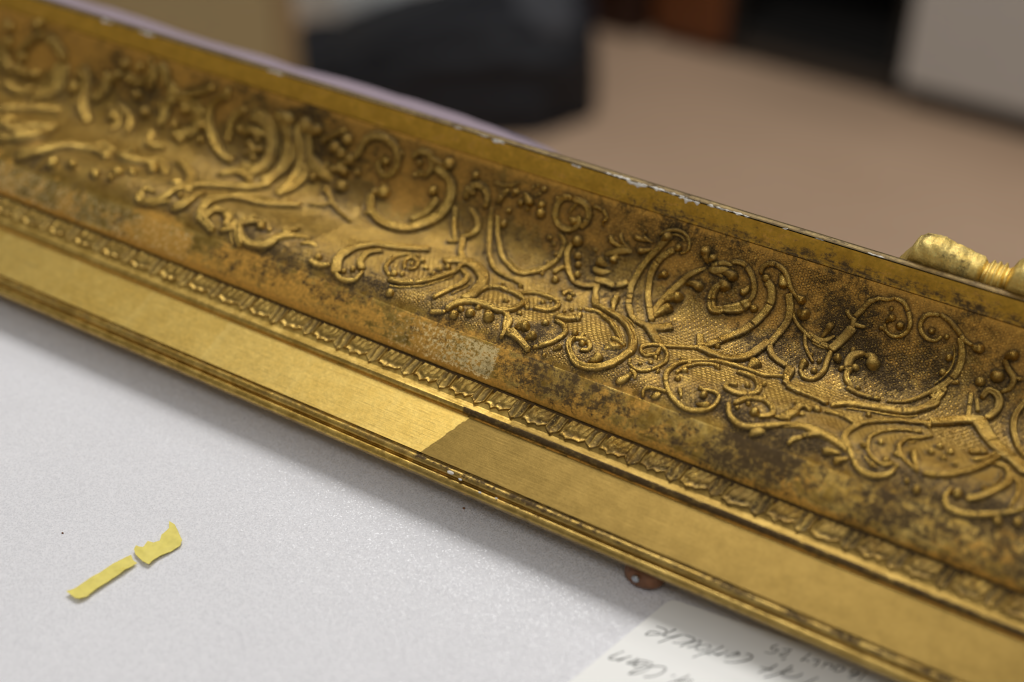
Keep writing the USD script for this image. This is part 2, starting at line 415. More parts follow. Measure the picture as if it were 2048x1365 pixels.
r5.4 -425.6,119.3 -424.8,112.9 -428.6,106.9
d6.3 -417.4,125.7
d5.2 -409.2,126.6
d4.7 -402.2,127.3
r3.9 -416.4,121.6 -407.8,120.6 -403.3,124.9
r4.6 -398.8,130.2 -394.9,127.0 -394.7,122.8
r4.1 -392.3,124.5 -386.0,120.8 -376.2,124.3 -370.4,127.9
d6.8 -400.5,109.1
r5.3 -395.0,115.2 -391.0,111.9 -390.3,106.0
r5.7 -389.3,118.4 -392.0,112.8
d5.1 -383.6,108.1
d6.1 -381.6,115.6
r4.6 -380.1,117.0 -374.0,116.5 -377.4,111.7
r5.3 -381.8,103.4 -374.9,107.1 -372.9,113.6
d5.5 -370.4,111.5
r4.3 -391.0,101.4 -386.3,94.2 -379.4,95.5
d4.5 -376.7,102.4
r5.4 -349.4,120.9 -341.8,120.9 -336.7,115.0 -334.7,107.8 -335.7,100.7 -343.2,100.6
d4.6 -345.5,110.3
d4.4 -340.1,109.6
d4.0 -341.4,105.3
d4.0 -343.0,113.2
d3.6 -345.3,106.5
r3.9 -350.6,113.2 -346.7,116.4 -340.2,116.1
r5.9 -336.8,126.3 -330.5,120.8 -327.1,111.3 -327.1,102.7 -329.8,96.2
r5.7 -325.9,122.0 -321.2,115.1 -319.1,105.6 -318.9,94.8
d7.8 -331.5,124.6
d8.8 -322.6,124.4
d5.8 -316.5,124.4
t6.2 -318.3,113.9 -311.5,109.4 -303.2,107.4
r4.8 -346.6,90.6 -342.1,95.9 -334.4,94.1
r4.7 -339.3,83.5 -331.6,87.6 -325.3,95.2
r3.9 -348.2,66.9 -345.3,77.5 -338.0,83.5 -330.3,92.1
r5.3 -366.3,89.5 -354.9,82.9 -345.3,70.4
r5.7 -459.3,82.5 -450.7,90.9 -439.3,95.6
r6.3 -445.3,69.9 -437.1,70.3 -435.1,77.6 -427.0,82.1
t8.2 -433.1,61.6 -426.8,68.6 -425.5,79.3
d6.2 -445.7,75.5
r6.7 -420.4,55.9 -412.9,62.2 -409.6,70.7 -401.4,76.0 -390.9,75.0
d5.9 -403.4,58.2
d4.9 -395.4,61.0
r4.9 -399.3,74.0 -400.8,80.9 -393.6,80.4
d4.2 -383.4,60.9
d5.4 -375.9,65.1
d3.8 -375.4,61.0
r5.3 -375.9,80.1 -371.9,84.2 -363.4,77.8
t6.2 -391.0,79.2 -380.4,79.3 -374.7,84.4
r5.1 -341.3,57.9 -338.6,60.5 -338.5,67.1
r3.7 -326.1,58.7 -325.8,63.8 -318.8,64.0 -316.7,58.8
r2.9 -315.2,62.7 -313.3,58.9 -316.8,56.0
r3.6 -305.6,53.4 -310.5,58.5 -310.8,63.0 -304.8,67.0
d4.1 -274.7,59.5
r2.8 -276.5,57.2 -271.7,56.8 -268.5,58.3
d6.8 -307.1,120.0
d5.8 -302.3,124.4
d6.3 -299.0,117.2
d5.8 -302.0,112.3
r3.4 -313.5,121.3 -308.4,124.7 -304.3,127.8
r3.7 -415.3,108.4 -406.0,104.8 -401.0,96.9
d5.6 -413.6,102.0
r3.8 -476.8,110.8 -467.7,108.2 -463.2,110.8
d6.1 -474.1,115.0
r5.0 -475.7,101.0 -464.2,98.4 -461.0,103.2
d4.4 -388.5,86.3"""
HAND = """-114.50,252.95 -115.85,250.83 -117.11,248.56 -116.43,248.22 -114.69,249.27 -113.17,250.73 -111.77,252.44
-114.64,248.55 -113.82,249.48 -113.08,250.57
-109.69,252.84 -110.26,251.42 -111.74,249.56 -110.95,249.61 -109.84,250.61 -108.98,252.41
-108.98,252.41 -107.08,253.13 -106.41,253.11 -105.09,253.37
-109.87,249.73 -108.81,251.12 -106.70,252.40 -106.70,251.76 -107.69,250.52 -109.25,249.47 -109.87,249.73
-105.09,252.41 -107.60,249.41 -108.95,247.32 -109.48,246.16 -108.05,247.13 -106.20,249.20 -105.46,250.91 -105.05,252.65
-104.93,252.09 -103.12,253.29 -101.72,253.71 -101.06,253.37 -101.20,252.02 -101.98,250.38 -103.30,248.85 -105.18,247.51
-98.43,251.91 -97.73,252.75
-94.17,254.91 -95.54,252.50 -97.19,250.36 -98.30,248.75
-97.19,250.36 -94.58,252.15 -92.49,253.73
-110.67,266.43 -108.50,266.73 -107.19,266.41 -107.36,265.08 -108.20,264.13 -109.91,262.94 -111.95,261.75 -111.29,263.71 -109.93,264.30 -108.33,264.72
-105.08,268.47 -106.30,266.28 -107.23,264.16 -106.05,264.43 -104.91,265.12 -102.51,267.57
-102.51,267.57 -104.20,265.33 -106.17,262.70 -107.43,260.95
-102.34,267.78 -100.62,267.94 -98.70,267.99 -98.88,267.00 -100.35,265.34 -101.99,264.02 -103.70,263.20
-101.16,262.99 -99.94,264.82 -98.63,266.49 -97.12,268.07 -96.58,267.96 -96.97,266.40 -97.90,264.96 -99.12,263.79
-96.99,265.08 -96.31,266.36 -94.68,267.68 -93.39,268.02 -93.53,266.95 -94.63,265.53 -96.38,264.47 -96.99,265.08
-90.25,269.92 -91.25,267.90 -92.85,265.84 -94.87,263.32 -96.14,261.26
-93.41,264.64 -92.17,265.06
-92.20,265.81 -90.72,266.05 -89.34,267.21 -88.31,268.81
-90.61,265.47 -89.26,267.04
-85.61,270.23 -86.01,269.34 -87.91,267.22 -87.93,266.56 -86.56,267.39 -85.45,268.81 -84.93,269.77 -86.04,269.75
-83.31,270.75 -81.88,271.08 -81.30,270.46 -81.67,269.16 -82.90,267.67 -84.46,266.23 -86.22,265.23 -87.69,264.66
-76.57,278.85 -77.69,277.36 -77.63,276.11 -75.72,277.10 -76.66,274.93 -78.85,274.08
-74.90,277.92 -72.48,279.07 -73.36,277.57 -74.52,275.90 -74.44,275.15 -73.38,275.95 -72.52,277.76
-73.48,273.98 -72.59,275.16
-67.06,280.74 -67.83,278.68 -68.60,276.62
-68.60,276.62 -67.29,277.89 -66.38,277.33
-65.58,278.77 -64.06,279.53 -63.89,278.52 -64.53,276.71
-61.97,280.00 -62.27,277.30
-62.12,278.65 -61.35,279.58 -60.16,279.99 -59.77,279.28 -60.11,278.13
-58.67,277.91 -58.88,279.03 -58.54,280.50 -57.12,280.89 -56.51,280.47 -57.08,279.03 -58.36,278.26
-54.61,280.21 -53.94,281.40 -52.43,281.53 -52.19,280.90 -53.18,279.37 -54.45,277.98
-54.61,280.21 -53.74,279.65 -52.29,281.15
-50.47,282.88 -51.48,278.38
-73.86,271.85 -75.14,269.19 -77.47,266.05
-77.73,268.25 -74.38,269.02
-69.89,273.62 -71.18,270.65 -73.10,267.61 -75.33,265.33
-69.09,272.23 -70.79,270.26 -71.44,269.09 -70.16,268.77 -67.93,269.97 -66.55,271.58 -66.49,272.55
-61.94,273.60 -63.65,270.55 -64.96,268.22"""
PROFILE = "273.992,13.000;274.504,13.697;275.040,14.365;275.600,15.004;276.185,15.615;276.794,16.198;277.427,16.753;278.084,17.280;278.766,17.780;281.638,18.658;284.527,19.542;287.434,20.431;290.360,21.325;293.304,22.225;296.267,23.131;296.608,23.772;296.948,24.412;297.288,25.052;297.628,25.691;298.633,25.941;299.640,26.192;300.809,26.779;301.957,27.390;303.085,28.024;304.193,28.681;305.281,29.361;306.349,30.063;306.292,30.539;306.257,30.993;306.242,31.427;306.245,31.842;306.264,32.241;306.299,32.625;306.348,32.994;306.411,33.349;306.486,33.692;306.574,34.023;306.959,34.474;307.350,34.919;307.748,35.358;308.153,35.790;308.564,36.216;308.982,36.636;309.406,37.049;309.838,37.456;310.276,37.856;310.721,38.251;311.172,38.639;311.631,39.021;312.097,39.396;312.570,39.766;313.049,40.129;313.536,40.485;314.031,40.836;314.533,41.180;314.988,41.476;315.458,41.758;315.944,42.027;316.445,42.283;316.962,42.524;317.496,42.751;318.048,42.962;318.617,43.159;319.206,43.338;319.815,43.502;320.444,43.647;321.096,43.774;321.772,43.881;322.472,43.967;323.199,44.030;323.956,44.070;324.743,44.084;325.565,44.069;326.424,44.024;327.324,43.946;328.269,43.830;329.264,43.672;330.317,43.467;331.434,43.209;332.559,42.931;333.681,42.660;334.799,42.394;335.915,42.134;337.027,41.879;338.136,41.631;339.243,41.388;340.346,41.151;341.447,40.920;342.544,40.694;343.639,40.474;344.730,40.259;345.819,40.050;346.905,39.846;347.988,39.648;349.068,39.455;350.342,39.254;351.557,39.107;352.717,39.009;353.828,38.955;354.894,38.942;355.918,38.966;356.903,39.026;357.852,39.117;358.767,39.238;359.650,39.388;360.503,39.565;361.327,39.767;362.123,39.993;362.894,40.241;363.638,40.512;364.359,40.804;365.056,41.116;365.730,41.447;366.382,41.797;367.012,42.165;367.621,42.551;368.209,42.954;368.776,43.374;369.324,43.810;369.851,44.263;370.358,44.731;370.846,45.215;371.315,45.714;371.763,46.229;372.193,46.758;372.581,47.261;372.963,47.768;373.339,48.280;373.710,48.796;374.074,49.316;374.433,49.841;374.785,50.371;375.132,50.904;375.472,51.442;375.807,51.985;376.135,52.531;376.458,53.082;376.774,53.637;377.084,54.197;377.388,54.760;377.686,55.328;377.977,55.901;378.262,56.477;378.541,57.057;378.814,57.642;379.080,58.231;379.340,58.824;379.594,59.421;379.841,60.023;380.081,60.628;380.315,61.238;380.543,61.852;380.764,62.469;380.978,63.091;381.185,63.717;381.868,65.594;382.550,67.467;383.230,69.335;383.909,71.200;384.975,71.293;386.098,71.352;387.282,71.372"
MARKS = {'K': 0, 'I': 8, 'H': 14, 'G': 18, 'F': 20, 'E': 26, 'R': 36, 'D': 54, 'M': 78, 'N': 94, 'O': 124, 'C': 154, 'T': 158, 'B': 161}

PR = np.array([[float(v) for v in p.split(',')] for p in PROFILE.split(';')]) / 1000
SS = np.r_[0, np.cumsum(np.hypot(*np.diff(PR, axis=0).T))]
SM = {k: SS[i] for k, i in MARKS.items()}
XL, XR = -0.56, 0.16

# ---------------------------------------------------------------- helpers
used = {}
def numbered(path):
    n = used.get(path, -1) + 1; used[path] = n
    return path if n == 0 else '%s_%03d' % (path, n)
def tag(prim, label=None, category=None, group=None, kind=None):
    for k, v in (('label', label), ('category', category), ('group', group), ('kind', kind)):
        if v: prim.SetCustomDataByKey(k, v)
    return prim
ORG = {}
def thing(name, loc, label, category, group=None):
    p = numbered('/World/' + name); x = UsdGeom.Xform.Define(stage, p)
    x.AddTranslateOp().Set(Gf.Vec3d(*loc)); ORG[p] = np.array(loc, float)
    tag(x.GetPrim(), label, category, group); return p
def part(parent, name, vf, material, smooth=30, uv=None, label=None, kind=None):
    """vf in world coordinates; the part is written relative to its thing."""
    path = numbered((parent or '/World') + '/' + name)
    top = '/World/' + path.split('/')[2]
    if hasattr(vf, 'vertices'): v, f = np.array(vf.vertices), np.array(vf.faces)
    else: v, f = np.asarray(vf[0], float), np.asarray(vf[1], int)
    m = usdkit.mesh(stage, path, (v - ORG.get(top, np.zeros(3)), f), material, smooth, uv)
    tag(m.GetPrim(), label, None, None, kind); return path
def grid_faces(n, m, closed=False):
    i, j = np.meshgrid(np.arange(n - 1), np.arange(m if closed else m - 1), indexing='ij')
    a = i * m + j; b = i * m + (j + 1) % m
    return np.stack([a, a + m, b + m, b], -1).reshape(-1, 4)
def rbox(lo, hi, r=0.002):
    import manifold3d as m3
    lo, hi = np.array(lo, float), np.array(hi, float)
    pts = []
    for c in np.ndindex(2, 2, 2):
        c = np.where(np.array(c), hi - r, lo + r)
        s = trimesh.creation.icosphere(1, r).vertices + c; pts.append(s)
    return trimesh.convex.convex_hull(np.vstack(pts))

# ---------------------------------------------------------------- materials
class NB:
    def __init__(s): s.n, s.l, s.k = {}, [], 0
    def add(s, kind, inputs=None, links=None, out=None):
        s.k += 1; name = 'n%d' % s.k; s.n[name] = (kind, inputs or {})
        for k, src in (links or {}).items(): s.l.append((src, '%s.%s' % (name, k)))
        return name + '.' + out if out else name
    def math(s, op, a, b=0.0, c=None):
        i, l = {'math_type': op}, {}
        for k, v in (('value1', a), ('value2', b), ('value3', c)):
            if isinstance(v, str): l[k] = v
            elif v is not None: i[k] = float(v)
        return s.add('math', i, l, 'value')
    def noise(s, vec, scale, detail=4, rough=0.55, dist=0.0, out='fac'):
        return s.add('noise_texture', {'scale': scale, 'detail': float(detail), 'roughness': rough, 'distortion': dist}, {'vector': vec}, out)
    def step(s, v, lo, hi, a=0.0, b=1.0):
        return s.add('map_range', {'range_type': 'smoothstep', 'from_min': lo, 'from_max': hi, 'to_min': a, 'to_max': b, 'clamp': True}, {'value': v}, 'result')
    def mix(s, f, a, b):
        i, l = {}, {}
        for k, v in (('fac', f), ('color1', a), ('color2', b)):
            if isinstance(v, str): l[k] = v
            else: i[k] = v
        return s.add('mix', i, l, 'color')
    def lerp(s, f, a, b):
        d = s.math('subtract', b, a); return s.math('multiply_add', f, d, a)
    def ramp(s, v, stops):
        c = s.add('rgb_ramp', {'ramp': [(p, (x, x, x)) for p, x in stops]}, {'fac': v}, 'color')
        return s.add('rgb_to_bw', {}, {'color': c}, 'val')
    def finish(s, path, surface): return usdkit.material(stage, path, s.n, s.l, surface=surface)

L = '/World/Looks/'
GOLD = (0.86, 0.60, 0.170); BRONZE = (0.52, 0.335, 0.075); OCHRE = (0.57, 0.30, 0.050); GRIME_SHADE = (0.068, 0.043, 0.018); PALE = (0.96, 0.74, 0.34)
def gilt(name, gold=GOLD, old=BRONZE, rough=0.36, o_s=None, o_x=None, d_s=None, d_x=None, o_amt=0.0, d_amt=0.0, streak=0.0, clean=None, pale=None, bump=0.3, fine=0.25, ochre=OCHRE, roughvar=0.2, sm=0.2, film_amt=0.0, d_wide=0.09, pit=0.0, metallic=1.0, worn=0.0, rub=0.0, laps=False):
    b = NB()
    pos = b.add('geometry', {}, {}, 'position'); uv = b.add('texture_coordinate', {}, {}, 'UV')
    sep = b.add('separate_xyz', {}, {'vector': uv}); u, s = sep + '.x', sep + '.y'
    sn = b.math('multiply', s, 1 / 0.15); un = b.math('multiply_add', u, 1 / 0.5, 0.5 / 0.5)   # 0 at x = -0.5, 1 at x = 0
    big = b.noise(pos, 42, 3); mid = b.noise(pos, 190, 8, 0.68, 0.25); small = b.noise(pos, 900, 5, 0.6); tiny = b.noise(pos, 2600, 3, 0.6)
    st = b.add('mapping', {'scale': (60.0, 1500.0, 1.0)}, {'vector': uv}, 'vector'); grain = b.noise(st, 1.0, 5, 0.65, 0.3)
    st2 = b.add('mapping', {'scale': (150.0, 900.0, 1.0)}, {'vector': uv}, 'vector'); smear = b.noise(st2, 1.0, 7, 0.72, 0.3)
    fin = b.noise(pos, 420, 9, 0.80, 0.15)
    patch = b.math('multiply_add', smear, sm, b.math('multiply_add', fin, 0.45, b.math('multiply_add', mid, 0.30, b.math('multiply', big, 0.60 - sm))))   # about 0.67 mean
    shifted = b.add('vector_math', {'math_type': 'add', 'vector2': (3.1, 7.7, 1.3)}, {'vector1': pos}, 'vector')
    patch2 = b.math('multiply_add', b.noise(shifted, 330, 9, 0.80, 0.2), 0.75, b.math('multiply_add', smear, sm, b.math('multiply_add', b.noise(shifted, 38, 3), 0.72 - sm, -0.085)))
    film = b.step(b.math('add', b.noise(shifted, 110, 6, 0.65, 0.4), 0.0), 0.30, 0.72)
    def bias(amt, fs, fx):
        v = None
        for f, c in ((fs, sn), (fx, un)):
            if f: r = b.ramp(c, f); v = r if v is None else b.math('multiply', v, r)
        return b.math('multiply', v, amt) if v else amt
    om = b.step(b.math('add', patch, bias(o_amt, o_s, o_x)), 0.96, 1.03)
    dbias = bias(d_amt, d_s, d_x)
    dm = b.step(b.math('add', patch2, dbias), 0.97 - d_wide, 0.97 + d_wide)
    goldc = b.mix(b.step(mid, 0.35, 0.7), old, gold)
    tone = b.math('multiply_add', small, 0.5, 0.75)
    if streak:
        goldc = b.mix(b.math('multiply', b.step(grain, 0.52, 0.75), streak), goldc, (0.30, 0.17, 0.045))
    if rub: dm = b.math('multiply', dm, b.math('multiply_add', b.add('attribute', {'attribute': 'pit'}, {}, 'fac'), rub, 1.0 - rub), None); dm = b.math('minimum', dm, 1.0)
    if laps:
        li = b.math('floor', b.math('multiply_add', mid, 0.06, b.math('multiply', u, 27.0))); wn = b.add('white_noise_texture', {'dimensions': '1D'}, {'w': li}, 'value')
        fr = b.math('fraction', b.math('multiply_add', mid, 0.06, b.math('multiply', u, 27.0))); lapm = b.step(fr, 0.0, 0.10, 1.0, 0.0)
        goldc = b.mix(b.math('multiply_add', lapm, 0.22, b.math('multiply', wn, 0.30)), goldc, (0.94, 0.71, 0.24))
    if clean:   # (x at s = 0, slope dx/ds, dirty colour): left of that line the gilding has been cleaned
        edge = b.math('subtract', u, b.math('multiply_add', s, clean[1], clean[0]))
        edge = b.math('multiply_add', b.math('subtract', mid, 0.5), 0.0030, b.math('multiply_add', b.math('subtract', small, 0.5), 0.0012, edge))
        cm = b.step(edge, -0.0002, 0.0002)
        goldc = b.mix(b.math('multiply', cm, clean[3] if len(clean) > 3 else 1.0), goldc, b.mix(b.step(mid, 0.3, 0.7), clean[2], tuple(1.25 * c for c in clean[2])))
        if len(clean) > 4: dm = b.math('multiply', dm, b.math('multiply_add', cm, 1 - clean[4], clean[4]))
    if film_amt:
        fa = b.math('multiply', film, film_amt) if not (d_s or d_x) else b.math('multiply', film, b.math('multiply', bias(1.0, d_s, d_x), film_amt))
        goldc = b.add('mix', {'mix_type': 'multiply'}, {'fac': fa, 'color1': goldc, 'color2': b.mix(small, (0.32, 0.235, 0.13), (0.66, 0.56, 0.38))}, 'color')
    col = b.mix(om, goldc, b.mix(b.step(small, 0.35, 0.7), ochre, tuple(1.3 * c for c in ochre)))
    for pale in (pale or []):    # (u0, u1, s0, s1, gain0, gain1): a rubbed patch with flakes of pale bright leaf
        uu = b.math('multiply_add', b.math('subtract', mid, 0.5), 0.009, b.math('multiply_add', b.math('subtract', small, 0.5), 0.005, u)); s_ = b.math('multiply_add', b.math('subtract', small, 0.5), 0.004, s)
        inside = b.math('multiply', b.math('multiply', b.math('greater_than', uu, pale[0]), b.math('less_than', uu, pale[1])), b.math('multiply', b.math('greater_than', s_, pale[2]), b.math('less_than', s_, pale[3])))
        pn = b.noise(pos, 900, 8, 0.78, 0.2)
        pm = b.math('multiply', inside, b.step(b.math('add', b.ramp(un, [((pale[0] + .5) / .5, pale[4]), ((pale[1] + .5) / .5, pale[5])]), pn), 0.57, 0.63))
        col = b.mix(pm, col, PALE); om = b.math('multiply', om, b.math('multiply_add', pm, -0.6, 1.0))
        dm = b.math('multiply', dm, b.math('multiply_add', pm, -1.0, 1.0))
    col = b.mix(dm, col, b.mix(small, GRIME_SHADE, tuple(1.9 * c for c in GRIME_SHADE)))  # grime patches; on the ornament bed also its painted crease shade
    if pit:
        pv = b.add('attribute', {'attribute': 'pit'}, {}, 'fac')
        col = b.mix(b.math('multiply', b.math('multiply', pv, pit), b.step(mid, 0.3, 0.6, 0.55, 1.0)), col, (0.042, 0.028, 0.014))
    col = b.mix(b.math('multiply', b.step(tiny, 0.60, 0.72), fine), col, (0.05, 0.035, 0.02))
    col = b.add('mix', {'mix_type': 'multiply', 'fac': 1.0}, {'color1': col, 'color2': b.add('combine_xyz', {}, {'x': tone, 'y': tone, 'z': tone}, 'vector')}, 'color')
    nd = b.math('subtract', 1.0, dm); no = b.math('multiply_add', om, -0.75, 1.0)
    if pit: nd = b.math('multiply', nd, b.math('multiply_add', b.math('multiply', pv, pit), -0.7, 1.0))
    metal = b.math('multiply', b.math('multiply', nd, no), metallic)
    ro = b.math('multiply_add', small, roughvar, rough - roughvar / 2)
    ro = b.lerp(dm, ro, 0.55); ro = b.lerp(om, ro, 0.5)
    h = b.math('multiply_add', small, 0.5, b.math('multiply_add', tiny, 0.25, b.math('multiply', grain, 0.8 * (1 if streak else 0.2))))
    h = b.math('multiply_add', om, 0.25, h)
    if worn:
        w1 = b.noise(pos, 1700, 6, 0.75); h = b.math('multiply_add', w1, worn, h)
        col = b.mix(b.math('multiply', b.step(w1, 0.56, 0.66), 0.75), col, tuple(min(1, 1.45 * c) for c in gold))
        ro = b.math('multiply_add', b.step(w1, 0.5, 0.66), -0.10, ro)
    bp = b.add('bump', {'strength': bump, 'distance': 0.0004}, {'height': h}, 'normal')
    p = b.add('principled_bsdf', {'ior': 1.45}, {'specular_ior_level': b.math('maximum', b.math('multiply_add', om, -0.20, b.math('multiply_add', dm, -0.40, 0.5)), 0.06), 'base_color': col, 'metallic': metal, 'roughness': ro, 'normal': bp}, 'BSDF')
    return b.finish(L + name, p)

def plain(name, color, rough=0.6, var=0.25, scale=60, bump=0.0, metallic=0.0, spec=0.5, detail=5, dist=0.0005):
    b = NB(); pos = b.add('geometry', {}, {}, 'position')
    n = b.noise(pos, scale, detail, 0.6)
    c = b.mix(n, tuple(x * (1 - var) for x in color), tuple(min(1, x * (1 + var)) for x in color))
    i, l = {'roughness': rough, 'metallic': metallic, 'specular_ior_level': spec}, {'base_color': c}
    if bump: l['normal'] = b.add('bump', {'strength': bump, 'distance': dist}, {'height': n}, 'normal')
    return b.finish(L + name, b.add('principled_bsdf', i, l, 'BSDF'))

sN = lambda mm: mm / 150.0
xN = lambda m: (m + 0.5) / 0.5
DIRTY = (0.225, 0.145, 0.040)
m_bead = gilt('gilt_sight_bead', rough=0.38, o_amt=0.22, d_wide=0.05, d_amt=0.25, d_s=[(0, 1.0), (sN(2.6), 0.6), (sN(3.1), 1.25), (sN(3.6), 0.6), (sN(5.6), 0.7), (sN(6.2), 1.35), (sN(6.8), 1.2), (1, 1.2)], clean=(-0.2050, 0.0, (0.40, 0.28, 0.09), 0.7, 0.6), bump=0.4, sm=0.4, film_amt=0.5)
m_flat = gilt('gilt_flat', gold=(0.90, 0.635, 0.175), old=(0.80, 0.535, 0.125), laps=True, rough=0.46, o_amt=0.13, d_amt=-0.06, streak=0.55, clean=(-0.2066, 0.43, DIRTY, 0.94), bump=0.16, fine=0.15, sm=0.4)
m_step = gilt('gilt_step', rough=0.36, o_amt=0.25, o_s=[(0, 1.5), (sN(25.5), 1.5), (sN(26.3), 1.1), (sN(27.0), 0.3), (1, 0.3)], d_s=[(0, 0.3), (sN(25.6), 0.3), (sN(26.4), 0.8), (sN(27), 1), (1, 1)], d_amt=0.40, d_x=[(0, 0.15), (xN(-0.2), 0.15), (xN(-0.198), 1.0), (1, 0.85)], clean=(-0.1988, 0.0, DIRTY, 0.8), bump=0.2, sm=0.4)
m_fillet = gilt('gilt_fillet', rough=0.45, o_amt=0.0, d_amt=0.05, d_s=[(0, 0.5), (sN(35.6), 0.5), (sN(36.6), 9), (1, 9)], streak=0.5, clean=(-0.19, 0.3, DIRTY, 0.8), bump=0.2, film_amt=0.5)  # high end of d_s: shade of the crease under the roll, painted in
m_acan = gilt('gilt_acanthus', gold=(0.74, 0.50, 0.135), old=(0.52, 0.335, 0.085), rough=0.38, o_amt=0.02, d_amt=0.32, d_x=[(0, 0.2), (xN(-0.2), 0.3), (xN(-0.185), 1.0), (1, 1)], bump=0.5, film_amt=0.9, d_wide=0.07, sm=0.05, worn=0.6, pit=0.8, rub=0.6)
m_roll = gilt('gilt_roll', rough=0.36, o_amt=0.36, o_s=[(0, 1.3), (sN(41), 1.25), (sN(43.5), 1.0), (sN(49), 1.0), (sN(53), 0.85), (1, 0.8)], o_x=[(0, 0.85), (xN(-0.35), 0.95), (xN(-0.29), 1.05), (xN(-0.22), 1.05), (xN(-0.19), 0.86), (1, 0.84)], d_amt=0.335, d_x=[(0, 0.55), (xN(-0.30), 0.72), (xN(-0.2), 0.70), (xN(-0.185), 1.0), (1, 1.0)], d_s=[(0, .75), (sN(41), .75), (sN(45), 1), (sN(53), 1), (1, .8)], pale=[(-0.236, -0.1945, 0.0420, 0.0530, 0.0, 0.15), (-0.50, -0.325, 0.0425, 0.0530, 0.10, 0.03)], bump=0.2, film_amt=0.9, sm=0.22, d_wide=0.07)
m_cove = gilt('gilt_cove', gold=(0.64, 0.405, 0.085), old=(0.40, 0.245, 0.05), rough=0.37, o_amt=0.43, o_s=[(0, 0.7), (sN(53), 0.7), (sN(60), 0.1), (sN(85), 0.05), (sN(100), 0.42), (sN(113), 0.76), (sN(126), 1.0), (1, 1)], d_amt=0.30, d_s=[(0, 1.0), (sN(60), 1.0), (sN(68), 0.82), (sN(76), 0.4), (sN(88), 0.5), (sN(102), 0.9), (sN(118), 1), (1, 1)], d_x=[(0, 0.8), (xN(-0.36), 0.75), (xN(-0.31), 1.0), (xN(-0.25), 0.7), (xN(-0.22), 0.85), (xN(-0.17), 1), (1, 1)], bump=0.3, film_amt=0.95, sm=0.0, d_wide=0.075, pit=0.95, metallic=0.9, worn=0.5)
m_orn = gilt('gilt_ornament', gold=(0.78, 0.515, 0.13), old=(0.48, 0.30, 0.068), rough=0.27, o_amt=0.05, o_s=[(0, 0.2), (sN(100), 0.2), (sN(125), 1), (1, 1)], d_amt=0.36, d_s=[(0, 0.75), (sN(65), 0.6), (sN(80), 0.4), (sN(95), 0.85), (sN(115), 1), (1, 1)], d_x=[(0, 0.6), (xN(-0.36), 0.7), (xN(-0.31), 1.05), (xN(-0.26), 0.8), (xN(-0.17), 1), (1, 1)], bump=0.75, fine=0.5, film_amt=0.9, sm=0.0, d_wide=0.07, worn=0.9, pit=0.9, rub=0.75)
m_lip = gilt('gilt_top_lip', gold=(0.88, 0.52, 0.07), old=(0.70, 0.40, 0.055), rough=0.42, o_amt=0.26, d_amt=0.36, d_x=[(0, 0.1), (xN(-0.21), 0.3), (xN(-0.175), 0.9), (1, 1)], d_s=[(0, 1), (sN(135.5), 1), (sN(140.5), 0.45), (1, 0.4)], bump=0.12, film_amt=0.7, sm=0.42)
m_top = gilt('gilt_top_edge', gold=(0.26, 0.19, 0.085), old=(0.17, 0.12, 0.06), rough=0.45, o_amt=0.05, d_amt=0.26, bump=0.2, sm=0.4)
m_cart = gilt('gilt_cartouche', gold=(1.0, 0.78, 0.28), old=(0.92, 0.66, 0.19), rough=0.48, o_amt=0.12, d_amt=0.22, bump=1.0, sm=0.0, film_amt=0.2, worn=0.5)
m_wood = plain('raw_wood', (0.20, 0.12, 0.06), 0.7, 0.4, 120, 0.3)
m_gesso = plain('white_gesso', (0.74, 0.70, 0.63), 0.8, 0.25, 900, 0.5)

# ---------------------------------------------------------------- the frame's surface
def catmull(p, step):
    p = np.asarray(p, float)
    if len(p) == 1: return p
    if len(p) == 2: q = p
    e = np.vstack([2 * p[0] - p[1], p, 2 * p[-1] - p[-2]]); out = []
    for i in range(len(p) - 1):
        t = np.linspace(0, 1, 24, endpoint=False)[:, None]; a, b_, c, d = e[i:i + 4]
        out.append(0.5 * (2 * b_ + (c - a) * t + (2 * a - 5 * b_ + 4 * c - d) * t ** 2 + (3 * b_ - a - 3 * c + d) * t ** 3))
    out = np.vstack(out + [p[-1:]])
    l = np.r_[0, np.cumsum(np.hypot(*np.diff(out, axis=0).T))]
    n = max(4, int(l[-1] / step) + 1); g = np.linspace(0, l[-1], n)
    return np.c_[np.interp(g, l, out[:, 0]), np.interp(g, l, out[:, 1])]
gs = np.linspace(SM['D'] - 0.006, SM['T'], 1600)
gp = np.c_[np.interp(gs, SS, PR[:, 0]), np.interp(gs, SS, PR[:, 1])]
k = np.hanning(61); k /= k.sum()
gpad = np.pad(gp, ((30, 30), (0, 0)), mode='reflect', reflect_type='odd')
gp = np.c_[np.convolve(gpad[:, 0], k, 'valid'), np.convolve(gpad[:, 1], k, 'valid')]
gt = np.gradient(gp, axis=0); gt /= np.linalg.norm(gt, axis=1)[:, None]; gn = np.c_[-gt[:, 1], gt[:, 0]]
def surf(x, s, n):
    """Points of the moulding: x along it, s around it from the sight edge, n out of the surface (metres)."""
    y, z = np.interp(s, gs, gp[:, 0]), np.interp(s, gs, gp[:, 1])
    ny, nz = np.interp(s, gs, gn[:, 0]), np.interp(s, gs, gn[:, 1])
    return np.stack([x + 0 * y, y + ny * n, z + nz * n], -1)

KY = PR[0, 0]
frame = thing('gilded_picture_frame', (-0.2, float(KY) + 0.05, 0.0), 'ornate antique gilded picture frame rail with scrollwork cove, partly cleaned, lying on white foam', 'picture frame')

